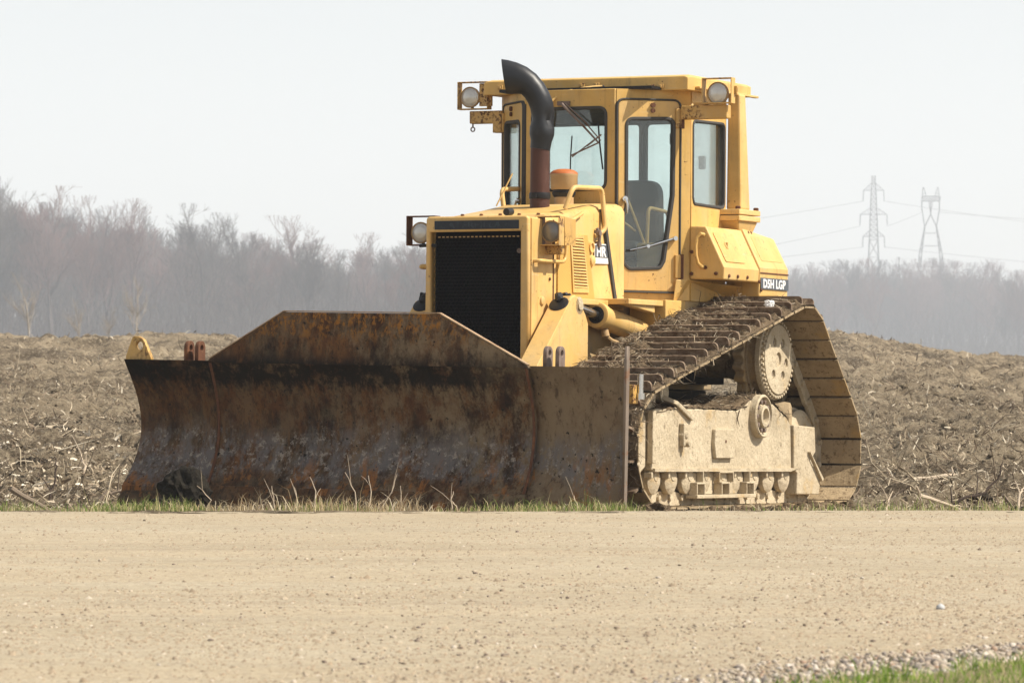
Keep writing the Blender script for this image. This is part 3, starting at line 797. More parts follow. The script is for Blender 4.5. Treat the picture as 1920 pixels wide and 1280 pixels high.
# ---------------------------------------------------------------- side tanks
for s in (1, -1):
    sec_f = [(0.775, 1.66), (1.045, 1.655), (1.05, 1.745), (0.90, 2.045), (0.775, 2.05)]
    m = MB()
    m.loft([[(-0.55, s*y, z) for y, z in sec_f], [(-1.205, s*y, z) for y, z in sec_f]])
    tank = m.build("side_tank", YC, dozer, bevel=0.010)
    m = MB()
    sec_r = [(0.775, 1.50), (1.045, 1.55), (1.052, 1.765), (0.905, 2.06), (0.775, 2.06)]
    m.loft([[(-1.212, s*y, z) for y, z in sec_r], [(-1.76, s*y, z) for y, z in ((0.775, 1.50), (1.045, 1.55), (1.052, 1.765), (0.93, 2.0), (0.775, 2.0))]])
    m.build("rear_tank", YC, tank, bevel=0.012)
    # lids on the sloping face
    sl = Vector((0, s*0.15, -0.30)).normalized(); nrm = Vector((0, s*0.30, 0.15)).normalized()
    def slope(nm, x0, x1, v0, v1, e, mat, th=0.006, r=0.02):
        plate(nm, rounded([(x0, v0), (x1, v0), (x1, v1), (x0, v1)], r, 4), [], Vector((0, s*0.90, 2.045)) + nrm*e, (1, 0, 0), sl, th, mat, tank, 0.002)
    slope("tank_lid", -0.98, -0.62, 0.045, 0.29, 0.004, YC)
    slope("tank_lid", -1.70, -1.30, 0.05, 0.26, 0.010, YC)
    p = Vector((-0.76, s*0.90, 2.045)) + sl*0.15 + nrm*0.008
    m = MB(); m.lathe(p, nrm, [(0, 0.03), (0.004, 0.028)], 14); m.box(p.x-0.006, p.x+0.006, p.y-0.004, p.y+0.012, p.z-0.03, p.z+0.02)
    m.build("lid_latch", YR, tank)
    # handle on the front face
    h = MB(); h.tube([(-0.548, s*0.885, 1.985), (-0.51, s*0.875, 1.99), (-0.50, s*0.852, 1.965), (-0.495, s*0.845, 1.90), (-0.495, s*0.848, 1.83), (-0.50, s*0.862, 1.775), (-0.52, s*0.88, 1.75), (-0.548, s*0.885, 1.75)],
                     [0.016, 0.014, 0.013, 0.013, 0.013, 0.013, 0.014, 0.016], 8)
    h.build("tank_handle", YC, tank, True)
    for y, z in ((0.79, 1.86), (0.79, 1.70), (0.90, 1.745), (0.985, 1.70)):
        mm = MB(); mm.lathe((-0.549, s*y, z), (1, 0, 0), [(0, 0.014), (0.012, 0.013), (0.014, 0.007)], 8); mm.build("tank_bolt", MT['rust'], tank)
    for x in (-0.64, -0.80, -0.98):
        mm = MB(); mm.lathe((x, s*1.046, 1.685), (0, s, 0), [(0, 0.014), (0.010, 0.013), (0.013, 0.007)], 8); mm.build("tank_bolt", MT['rust'], tank)
    for x, z in ((-1.20, 1.66), (-1.235, 1.60)):
        mm = MB(); mm.lathe((x, s*1.048, z), (0, s, 0), [(0, 0.014), (0.010, 0.013), (0.013, 0.007)], 8); mm.build("tank_bolt", MT['rust'], tank)
    q = Vector((-1.30, s*0.90, 2.045)) + sl*0.02 + nrm*0.004
    for dx in (0, -0.05):
        mm = MB(); mm.lathe(q + Vector((dx, 0, 0)), nrm, [(0, 0.012), (0.01, 0.011)], 8); mm.build("tank_bolt", MT['rust'], tank)
    # model badge and pin stripe
    if s == 1:
        bd = plate("model_badge", [(-1.225, 1.608), (-1.752, 1.608), (-1.752, 1.692), (-1.225, 1.692)], [], (0, 1.053, 0), (1, 0, 0), (0, 0, 1), 0.006, MT['decal_grey'], tank, 0.001)
        text_mesh("badge_lettering", "D5H LGP", 0.088, (-1.262, 1.0565, 1.620), (-1, 0, 0), (0, 0, 1), MT['white'], tank, 0.0006, 0.0032, 1.16, 1.06)
    plate("pin_stripe", [(-1.222, 1.722), (-1.755, 1.722), (-1.755, 1.732), (-1.222, 1.732)], [], (0, s*1.053, 0), (1, 0, 0), (0, 0, 1), 0.004, MT['rust'], tank, 0.0005)
    # sheet metal under the tank down to the track
    m = MB()
    m.loft([[(-0.42, s*0.70, 1.50), (-0.42, s*0.72, 1.655), (-0.50, s*0.78, 1.655)], [(-1.75, s*0.72, 1.45), (-1.75, s*0.72, 1.655), (-1.75, s*1.0, 1.60)]], True)
    m.box(-1.75, -0.2, min(s*0.45, s*0.74), max(s*0.45, s*0.74), 1.25, 1.50)
    m.build("fender", Y_, dozer, bevel=0.006)
    # running board beside the hood
    m = MB(); m.box(-0.25, 0.40, min(s*0.45, s*0.72), max(s*0.45, s*0.72), 1.452, 1.492); m.box(0.40, 0.95, min(s*0.45, s*0.56), max(s*0.45, s*0.56), 1.44, 1.48)
    m.prism([(0.40, 1.45), (-0.1, 1.45), (-0.1, 1.40)], 'Y', min(s*0.64, s*0.70), max(s*0.64, s*0.70))
    m.build("running_board", YC, dozer, bevel=0.006)

# ---------------------------------------------------------------- work lamps
def lamp(nm, c, frame, depth, lens, rad, mat_frame, full=True, visor=None):
    """lamp facing forward in a square guard; frame = (y0,y1,z0,z1)"""
    y0, y1, z0, z1 = frame; x = c[0]
    t = 0.008
    m = MB()
    m.box(x-depth, x+0.02, y0, y0+t, z0, z1); m.box(x-depth, x+0.02, y1-t, y1, z0, z1)
    m.box(x-depth, x+0.02, y0+t, y1-t, z0, z0+t); m.box(x-depth, x+0.02, y0+t, y1-t, z1-t, z1)
    g = m.build(nm, mat_frame, dozer, bevel=0.002)
    m = MB(); m.lathe((x-0.10, c[1], c[2]), (1, 0, 0), [(0, rad*0.35), (0.03, rad*0.8), (0.07, rad*1.06), (0.095, rad*1.10), (0.10, rad*1.02), (0.094, rad*0.98)], 26)
    m.build("lamp_housing", MT['tan'], g, True)
    m = MB(); m.lathe((x-0.008, c[1], c[2]), (1, 0, 0), [(0, rad*1.0), (0.010, rad*0.8), (0.016, rad*0.4), (0.018, 0.001)], 26)
    m.build("lamp_lens", lens, g, True)
    m = MB(); m.cyl((x-0.05, c[1], z0+0.004), (x-0.05, c[1], c[2]-rad*0.9), 0.012, seg=8)
    m.build("lamp_stem", MT['rust'], g)
    return g
g = lamp("work_lamp", (-0.42, 1.042, 3.008), (0.925, 1.163, 2.932, 3.120), 0.05, MT['lens'], 0.076, YR)
m = MB(); m.box(-0.52, -0.44, 0.74, 1.11, 2.825, 2.925); m.build("lamp_beam", YR, g, bevel=0.008)
m = MB(); m.box(-0.47, -0.45, 1.163, 1.185, 3.0, 3.06); m.box(-0.50, -0.47, 0.83, 0.95, 2.90, 2.95); m.build("lamp_bracket", YR, g, bevel=0.003)
g = lamp("work_lamp", (-0.42, -0.975, 3.028), (-1.068, -0.814, 2.935, 3.143), 0.05, MT['lens'], 0.072, YR)
m = MB(); m.box(-0.52, -0.44, -0.985, -0.72, 2.832, 2.925); m.box(-0.505, -0.435, -0.79, -0.72, 2.76, 2.85); m.build("lamp_beam", YR, g, bevel=0.006)
m = MB(); m.box(-0.46, -0.43, -0.90, -0.80, 2.96, 3.13); m.build("lamp_bracket", YR, g, bevel=0.004)
m = MB(); m.tube([(-0.46, -0.965, 2.86), (-0.46, -0.965, 2.80)], 0.006, 6); m.add(*(lambda b: (b.v, b.f))(MB().tube([(-0.46 , -0.965+0.016*math.cos(a), 2.79+0.016*math.sin(a)) for a in [k*2*math.pi/12 for k in range(13)]], 0.005, 6)))
m.build("lifting_ring", MT['steel_grey'], g)
g = lamp("head_lamp", (1.25, -0.525, 1.943), (-0.628, -0.40, 1.852, 2.063), 0.07, MT['lens'], 0.070, MT['rust'])
m = MB(); m.box(1.19, 1.24, -0.46, -0.38, 1.80, 1.852); m.build("lamp_bracket", YR, g, bevel=0.004)
g = lamp("head_lamp", (1.25, 0.503, 1.938), (0.385, 0.58, 1.840, 2.048), 0.06, MT['lens_shaded'], 0.072, YR)
plate("tread_plate", [(1.18, 1.843), (1.0, 1.85), (1.0, 2.03), (1.18, 2.045)], [], (0, 0.577, 0), (1, 0, 0), (0, 0, 1), 0.006, YR, g, 0.001)
plate("lamp_back_plate", [(0.388, 1.845), (0.452, 1.845), (0.452, 2.045), (0.388, 2.045)], [circle2(0.41, 1.90, 0.011, 8), circle2(0.41, 1.985, 0.011, 8)], (1.235, 0, 0), (0, 1, 0), (0, 0, 1), 0.006, MT['steel_grey'], g, 0.001)
m = MB(); m.box(1.14, 1.19, 0.43, 0.56, 1.78, 1.842); m.box(1.05, 1.10, 0.43, 0.52, 1.80, 1.86); m.build("lamp_bracket", YR, g, bevel=0.006)
# cables
m = MB(); m.tube([(-0.34, 0.155, 3.075), (-0.30, 0.10, 3.07), (-0.22, 0.0, 3.05), (-0.16, -0.09, 3.02), (-0.10, -0.14, 2.96), (-0.09, -0.155, 2.85), (-0.09, -0.18, 2.6)], 0.009, 8)
m.build("lamp_cable", YC, cab, True)
m = MB(); m.tube([(-0.34, 0.16, 3.08), (-0.30, 0.22, 3.045), (-0.20, 0.30, 3.02)], 0.006, 6); m.build("lamp_cable", MT['gasket'], cab, True)
m = MB(); m.tube([(0.10, -0.36, 2.42), (0.20, -0.44, 2.18)], 0.006, 6); m.build("stay_rod", YC, cab)

# ---------------------------------------------------------------- cab interior
m = MB(); m.box(-1.14, -0.60, -0.20, 0.32, 1.52, 1.80); seatb = m.build("seat_base", MT['dark'], cab, bevel=0.02)
m = MB(); m.box(-1.12, -0.58, -0.19, 0.33, 1.80, 1.95); m.build("seat_cushion", MT['seat'], cab, bevel=0.05)
m = MB(); m.loft([[(-1.01, y, z) for y, z in rounded([(-0.17, 1.93), (0.31, 1.93), (0.30, 2.42), (-0.16, 2.42)], [0.04, 0.04, 0.12, 0.12], 6)],
                  [(-1.14, y, z) for y, z in rounded([(-0.17, 1.93), (0.31, 1.93), (0.30, 2.42), (-0.16, 2.42)], [0.04, 0.04, 0.12, 0.12], 6)]])
m.build("seat_back", MT['seat'], cab, True, 0.02)
rail("arm_rest", [(-1.08, 0.36, 1.95), (-1.08, 0.36, 2.18), (-0.72, 0.36, 2.20), (-0.70, 0.36, 1.93)], 0.014, cab)
m = MB(); m.box(-1.10, -0.55, 0.34, 0.60, 1.52, 1.93); m.build("console", MT['yellow_mud'], cab, bevel=0.015)
m = MB(); m.tube([(-0.62, 0.38, 1.92), (-0.52, 0.28, 2.26)], 0.010, 8); m.build("control_lever", YC, cab, True)
m = MB(); m.tube([(-0.58, 0.32, 2.02), (-0.45, 0.20, 2.14)], 0.009, 8); m.build("control_lever", YC, cab, True)
m = MB(); m.box(-0.32, -0.18, -0.30, 0.30, 1.52, 2.16); m.box(-0.36, -0.18, -0.30, 0.30, 2.12, 2.24); m.build("dashboard", MT['dark'], cab, bevel=0.02)
m = MB(); m.box(-0.98, -0.96, 0.42, 0.50, 2.68, 2.76); m.tube([(-0.97, 0.46, 2.74), (-0.97, 0.46, 2.95)], 0.008, 6); m.build("rear_mirror", MT['dark'], cab, bevel=0.01)
m = MB(); m.box(-1.17, -1.14, 0.575, 0.63, 2.50, 2.60); m.build("rear_lamp_box", MT['black'], cab, bevel=0.01)

# ---------------------------------------------------------------- lift towers and cylinders
for s in (1, -1):
    Y0, Y1 = (0.475, 0.60) if s == 1 else (-0.60, -0.475)
    m = MB()
    prof = [(0.82, 0.62), (1.75, 0.62), (1.73, 0.90), (1.16, 1.44)] + [(1.05+0.11*math.cos(R(a)), 1.40+0.10*math.sin(R(a))) for a in (35, 65, 95, 125, 150)] + [(0.86, 1.36), (0.82, 1.30)]
    m.prism(prof, 'Y', Y0, Y1)
    tower = m.build("lift_tower", YC, dozer, bevel=0.012)
    m = MB()
    m.loft([[(1.77, y, 0.84), (1.74, y, 0.94), (1.145, y, 1.462), (1.135, y, 1.446)] for y in (Y0-0.012, Y1+0.012)])
    m.build("tower_flange", YC, tower, bevel=0.004)
    # dark disc painting the shade of a recess, with rubber boot
    d = Vector((1.0, 0, 1.1)).normalized()
    m = MB(); m.lathe(Vector((1.175, (Y0+Y1)/2, 1.425)), d, [(0, 0.072), (0.012, 0.072), (0.016, 0.066)], 22); m.build("recess_shade", MT['dark'], tower, True)
    m = MB()
    for k in range(7):
        q = Vector((random.uniform(1.06, 1.17), (Y0+Y1)/2+random.uniform(-0.03, 0.03), random.uniform(1.45, 1.49)))
        e = Vector((random.uniform(-1, 1), random.uniform(-1, 1), random.uniform(-0.2, 1))).normalized()*0.035
        m.tube([q-e, q+Vector((random.uniform(-.01, .01), 0, 0.008)), q+e], [0.012, 0.030, 0.010], 7)
    m.build("rubber_boot", MT['black'], tower, True)
    # rod eye, rod and barrel
    yc = 0.545*s
    m = MB(); m.lathe((0.97, yc-0.055*1, 1.425), (0, 1, 0), [(0, 0.062), (0.11, 0.062)], 20); m.lathe((0.97, yc-0.065, 1.425), (0, 1, 0), [(0, 0.03), (0.13, 0.03)], 14)
    eye = m.build("rod_eye", MT['mud'], tower, True)
    A = Vector((0.97, yc, 1.425)); B = Vector((-0.32, yc, 1.245)); ax = (B-A).normalized()
    m = MB(); m.cyl(A, A+ax*0.5, 0.031, seg=18); m.build("cylinder_rod", MT['chrome'], tower, True)
    m = MB(); m.lathe(A+ax*0.40, ax, [(0.0, 0.05), (-0.006, 0.075), (0.0, 0.092), (0.07, 0.094), (0.085, 0.083), (0.86, 0.083), (0.885, 0.07)], 26, closed=False); m.build("lift_cylinder", YC, tower, True)
    m = MB(); m.lathe(A+ax*0.397, ax, [(0.0, 0.032), (0.0, 0.078)], 24, closed=False); m.build("cylinder_gland", MT['dark'], tower)
    m = MB(); m.box(-0.42, -0.18, yc-0.055, yc+0.055, 1.18, 1.31); m.build("cylinder_trunnion", MT['mud'], tower, bevel=0.02)
    m = MB(); m.lathe(A+ax*0.52+Vector((0, 0.01*s, -0.085)), (0, 0.2, -1), [(0, 0.028), (0.05, 0.03)], 12)
    m.tube([A+ax*0.52+Vector((0, 0.02*s, -0.13)), A+ax*0.60+Vector((0, 0.03*s, -0.15)), A+ax*1.15+Vector((0, 0.03*s, -0.15))], 0.016, 8)
    m.build("hydraulic_line", MT['tan'], tower, True)
    # push arm to the blade
    m = MB(); m.loft([[(2.85, s*y, z) for y, z in ((0.50, 0.28), (0.74, 0.28), (0.74, 0.60), (0.50, 0.60))],
                      [(0.75, s*y, z) for y, z in ((0.50, 0.36), (0.64, 0.36), (0.64, 0.66), (0.50, 0.66))]])
    m.build("push_arm", Y_, dozer, bevel=0.012)

# ---------------------------------------------------------------- blade
def sheet(fx, ys, zs, th, tilt_top=None):
    """curved plate x = fx(y,z), front surface plus back and rim"""
    ny, nz = len(ys), len(zs); vs = []
    for b in (0, 1):
        for z in zs:
            for y in ys: vs.append((fx(y, z) - b*th, y, z))
    N = ny*nz; fs = []
    for j in range(nz-1):
        for i in range(ny-1):
            a = j*ny+i
            fs.append((a, a+1, a+ny+1, a+ny)); fs.append((N+a, N+a+ny, N+a+ny+1, N+a+1))
    for i in range(ny-1):
        fs.append((i, N+i, N+i+1, i+1)); a = (nz-1)*ny+i; fs.append((a, a+1, N+a+1, N+a))
    for j in range(nz-1):
        a = j*ny; fs.append((a, a+ny, N+a+ny, N+a)); a = j*ny+ny-1; fs.append((a, N+a, N+a+ny, a+ny))
    return vs, fs
lin = lambda a, b, n: [a + (b-a)*i/(n-1) for i in range(n)]
random.seed(4)
def wav(y, z): return 0.006*math.sin(3.1*y+1.3)*math.sin(5*z) + 0.003*math.sin(9*y+z*7)
def prof(z, dep): 
    t = max(0, min(1, (z-0.12)/0.86)); return -dep*math.sin(math.pi*t**0.92)
bx = MB(); bx.add(*sheet(lambda y, z: 3.10 + prof(z, 0.155) + 0.02*(1-z)*0.5 + wav(y, z), lin(-1.20, 1.205, 49), lin(0.125, 0.975, 25), 0.03))
blade = bx.build("blade", MT['blade'], dozer, True)
blade.rotation_euler = (-0.0155, 0, 0)
# spill plate, a flat trapezium leaning a little back
m = MB()
tr = [(-1.215, 0.972), (1.22, 0.972), (1.21, 0.985), (0.535, 1.320), (-0.64, 1.322), (-1.205, 0.99)]
m.loft([[(3.108 - (z-0.97)*0.06, y, z) for y, z in tr], [(3.066 - (z-0.97)*0.06, y, z) for y, z in tr]])
m.build("spill_plate", MT['blade'], blade)
m = MB()
for (y0, z0), (y1, z1) in (((1.207, 0.990), (0.535, 1.324)), ((0.53, 1.324), (-0.64, 1.326)), ((-0.64, 1.326), (-1.203, 0.995))):
    n_ = Vector((0, -(z1-z0), y1-y0)).normalized()
    if n_.z < 0: n_ = -n_
    f = lambda z: 3.110 - (z-0.97)*0.06
    m.loft([[(f(z)-dx, y + n_.y*e, z + n_.z*e) for dx, e in ((0, 0), (0.046, 0), (0.046, 0.007), (0, 0.007))] for y, z in ((y0, z0), (y1, z1))])
m.build("spill_plate_rim", MT['sunlit_edge'], blade)
# wings
def wl_x(y, z):
    t = (-1.2-y)/0.69
    return 3.045 + prof(z, 0.13 + 0.12*t) + 0.03*t + wav(y+1, z)
m = MB(); m.add(*sheet(wl_x, lin(-1.89, -1.236, 17), lin(0.075, 0.985, 23), 0.026)); m.build("wing", MT['blade'], blade, True)
def wr_x(y, z):
    t = (y-1.2)/0.7
    return 3.072 + prof(z, 0.14*(1-t)+0.03) + wav(y+1, z)
m = MB(); m.add(*sheet(wr_x, lin(1.195, 1.905, 17), lin(0.10, 0.985, 23), 0.026)); m.build("wing", MT['blade'], blade, True)
plate("end_plate", [(3.045, 0.04), (3.095, 0.03), (3.095, 1.0), (3.088, 1.125), (3.055, 1.125), (3.045, 0.98)], [], (0, 1.918, 0), (1, 0, 0), (0, 0, 1), 0.020, MT['end_edge'], blade, 0.003)
# worn lips where the wings are hinged to the centre section
for y in (-1.197, 1.198):
    m = MB(); zz = lin(0.14, 0.97, 20)
    m.loft([[(3.106 + prof(z, 0.155) + 0.02*(1-z)*0.5 + dx, y+dy, z) for dx, dy in ((0, -0.011), (0.007, -0.005), (0.007, 0.005), (0, 0.011))] for z in zz])
    m.build("hinge_lip", MT['rust'], blade, True)
# cutting edges
def edge(y0, y1, zt, x):
    m = MB(); m.loft([[(x-0.02, y, zt), (x+0.012, y, zt), (x+0.085, y, 0.005), (x+0.055, y, 0.0)] for y in (y0, y1)])
    return m.build("cutting_edge", MT['blade'], blade, bevel=0.003)
edge(-1.21, 0.0, 0.135, 3.095); edge(0.004, 1.215, 0.135, 3.095)
edge(-1.895, -1.225, 0.10, 3.045); edge(1.22, 1.90, 0.10, 3.06)
# clevis lugs on the wings
def lug(x, y, z0, h, w, th, hole, mat, nm="lug"):
    out = [(x-w/2, z0), (x+w/2, z0)] + [(x + w/2*math.cos(R(a)), z0+h-w/2 + w/2*math.sin(R(a))) for a in range(0, 181, 20)]
    return plate(nm, out, [circle2(x, z0+h-w/2, hole, 14)], (0, y, 0), (1, 0, 0), (0, 0, 1), th, mat, blade, 0.004)
for y in (1.30, 1.39): lug(2.98, y, 0.955, 0.165, 0.095, 0.03, 0.021, MT['steel_grey'])
for y in (-1.43, -1.345): lug(2.98, y, 0.955, 0.165, 0.10, 0.03, 0.021, MT['rust'])
plate("lifting_lug", rounded([(-1.905, 0.955), (-1.695, 0.955), (-1.70, 1.0), (-1.76, 1.12), (-1.80, 1.145), (-1.85, 1.145), (-1.90, 1.01)], [0, 0, 0.02, 0.03, 0.03, 0.03, 0.02]),
      [circle2(-1.795, 1.08, 0.030, 16)], (3.02, 0, 0), (0, 1, 0), (0, 0, 1), 0.035, MT['yellow_rust'], blade, 0.004)
# wing bracket with pin beside the track
m = MB(); m.box(2.95, 3.03, 1.905, 1.95, 0.75, 0.875); m.build("wing_bracket", YR, blade, bevel=0.006)
m = MB(); m.cyl((2.955, 1.965, 0.80), (2.955, 1.965, 0.945), 0.020, seg=12); m.cyl((2.955, 1.965, 0.78), (2.955, 1.965, 0.82), 0.03, seg=12); m.build("wing_pin", MT['chrome'], blade, True)
# stiffening behind the blade
m = MB(); m.box(2.82, 2.98, -1.15, 1.15, 0.82, 0.955); m.box(2.66, 2.87, -1.15, 1.15, 0.16, 0.40)
for y in (-1.15, -0.6, 0.0, 0.6, 1.15): m.box(2.74, 2.885, y-0.015, y+0.015, 0.38, 0.83)
m.build("back_frame", YR, blade, bevel=0.008)
for s in (1, -1):
    m = MB(); m.box(2.72, 2.765, min(s*1.2, s*1.62), max(s*1.2, s*1.62), 0.42, 0.55); m.build("wing_stiffener", YR, blade, bevel=0.008)

# ---------------------------------------------------------------- crawler tracks (elevated sprocket)
CIR = [(1.555, 0.42, 0.40), (-1.07, 1.08, 0.39), (-1.71, 0.42, 0.40)]
hull = []
for k in range(1440):
    a = 2*math.pi*k/1440; c, sn = math.cos(a), math.sin(a)
    hull.append(max(((cx*c+cz*sn+r), (cx+r*c, cz+r*sn)) for cx, cz, r in CIR)[1])
hp = np.array(hull); seg = np.roll(hp, -1, 0)-hp; sl_ = np.hypot(seg[:, 0], seg[:, 1]); cum = np.concatenate([[0], np.cumsum(sl_)]); PER = cum[-1]
hx = np.append(hp[:, 0], hp[0, 0]); hz = np.append(hp[:, 1], hp[0, 1])
NSHOE = 48; PITCH = PER/NSHOE
def path(s):
    s = s % PER
    x = float(np.interp(s, cum, hx)); z = float(np.interp(s, cum, hz))
    return x, z
def frame_at(s, span):
    a = path(s-span/2); b = path(s+span/2)
    tx, tz = b[0]-a[0], b[1]-a[1]; L = math.hypot(tx, tz); tx /= L; tz /= L
    return ((a[0]+b[0])/2, (a[1]+b[1])/2), (tx, tz), (tz, -tx)
# find orientation: outward normal
(_c, _t, _n) = frame_at(0.3, PITCH)
# shared meshes
m = MB()
m.box(-PITCH*0.448, PITCH*0.448, -0.43, 0.43, 0.0, 0.014)
shoe_me = m.mesh("track_shoe"); shoe_me.materials.append(MT['mud_shoe'])
gpr = rounded([(-0.405, 0.012), (0.405, 0.012), (0.405, 0.088), (-0.405, 0.088)], [0, 0, 0.04, 0.04], 4)
m = MB(); m.loft([[(-PITCH*0.46, y, z) for y, z in gpr], [(-PITCH*0.46+0.018, y, z) for y, z in gpr]])
pm = MB(); pm.cyl((PITCH*0.5, -0.06, -0.055), (PITCH*0.5, 0.06, -0.055), 0.035, seg=8)
pin_me = pm.mesh("track_pin"); pin_me.materials.append(MT['mud_shoe'])
jm = MB(); jm.box(-PITCH*0.58, -PITCH*0.42, -0.424, 0.424, 0.0145, 0.022)
joint_me = jm.mesh("shoe_gap_shade"); joint_me.materials.append(MT['grime'])  # dark strip over the gap paints the shade between shoes
gr_me = m.mesh("grouser"); gr_me.materials.append(MT['grouser'])
lk = rounded([(-PITCH*0.62, -0.085), (PITCH*0.36, -0.105), (PITCH*0.58, -0.09), (PITCH*0.60, -0.045), (PITCH*0.42, -0.002), (-PITCH*0.45, -0.002), (-PITCH*0.66, -0.04)], 0.025, 3)
m = MB()
for y in (-0.105, 0.075): m.loft([[(x, y, z) for x, z in lk], [(x, y+0.03, z) for x, z in lk]])
m.cyl((PITCH*0.5, -0.125, -0.055), (PITCH*0.5, 0.125, -0.055), 0.022, seg=10)
link_me = m.mesh("track_link"); link_me.materials.append(MT['mud'])
def put(name, me, parent, M):
    o = bpy.data.objects.new(name, me); col.objects.link(o); o.parent = parent; o.matrix_local = M
    return o
def vnoise(x, y, seed=0):
    x = np.asarray(x, float); y = np.asarray(y, float)
    xi = np.floor(x).astype(np.int64); yi = np.floor(y).astype(np.int64); fx = x-xi; fy = y-yi
    def hsh(a, b):
        h = (a*374761393 + b*668265263 + seed*982451653) & 0xffffffff
        h = ((h ^ (h >> 13))*1274126177) & 0xffffffff
        return ((h ^ (h >> 16)) & 0xffff)/65535.0
    u = fx*fx*(3-2*fx); v = fy*fy*(3-2*fy)
    return (hsh(xi, yi)*(1-u)+hsh(xi+1, yi)*u)*(1-v) + (hsh(xi, yi+1)*(1-u)+hsh(xi+1, yi+1)*u)*v
def fbm(x, y, oct=4, seed=0, gain=0.5):
    t = 0; a = 1.0; n = 0
    for i in range(oct):
        t = t + a*vnoise(x*2**i+13.1*i, y*2**i+7.7*i, seed+i); n += a; a *= gain
    return t/n
rng = np.random.default_rng(11)

def fibres(pos, direc, length, width, bend=0.25, rngl=rng, curl=1.0):
    """thin three-sided bits: arrays (n,3),(n,3),(n,),(n,) -> verts, tri faces"""
    n = len(pos)
    d = direc/np.linalg.norm(direc, axis=1, keepdims=True)
    up = rngl.normal(size=(n, 3)); side = np.cross(d, up); side /= np.linalg.norm(side, axis=1, keepdims=True)
    nrm = np.cross(side, d)
    w = width[:, None]/2; L = length[:, None]
    mid = pos + d*L*0.5 + nrm*L*bend*rngl.uniform(-1, 1, (n, 1))*curl
    end = pos + d*L
    v = np.empty((n, 8, 3))
    v[:, 0] = pos + side*w; v[:, 1] = pos - side*w; v[:, 2] = pos + nrm*w*1.2
    v[:, 3] = mid + side*w; v[:, 4] = mid - side*w; v[:, 5] = mid + nrm*w*1.2
    v[:, 6] = end + side*w*0.3; v[:, 7] = end - side*w*0.3
    tri = np.array([[0,1,4],[0,4,3],[1,2,5],[1,5,4],[2,0,3],[2,3,5],[3,4,7],[3,7,6],[4,5,7],[5,3,6]])
    f = (np.arange(n)[:, None, None]*8 + tri[None]).reshape(-1, 3)
    return v.reshape(-1, 3), f

def island_mat(name, stops, rough=0.85, trans=0.0):
    t = NT(name)
    c = t.cramp(t.island(), stops, 'CONSTANT')
    c = t.mix(t.noise(30, 3), t.mix(0.25, c, (0.05, 0.035, 0.02)), c)
    return t.finish(c, rough, 0, None, spec=0.2)
MT['litter'] = island_mat('dry plant litter', [(0, (0.09, 0.065, 0.045)), (0.25, (0.17, 0.125, 0.085)), (0.5, (0.28, 0.215, 0.14)), (0.75, (0.42, 0.34, 0.235)), (0.93, (0.60, 0.52, 0.40))])

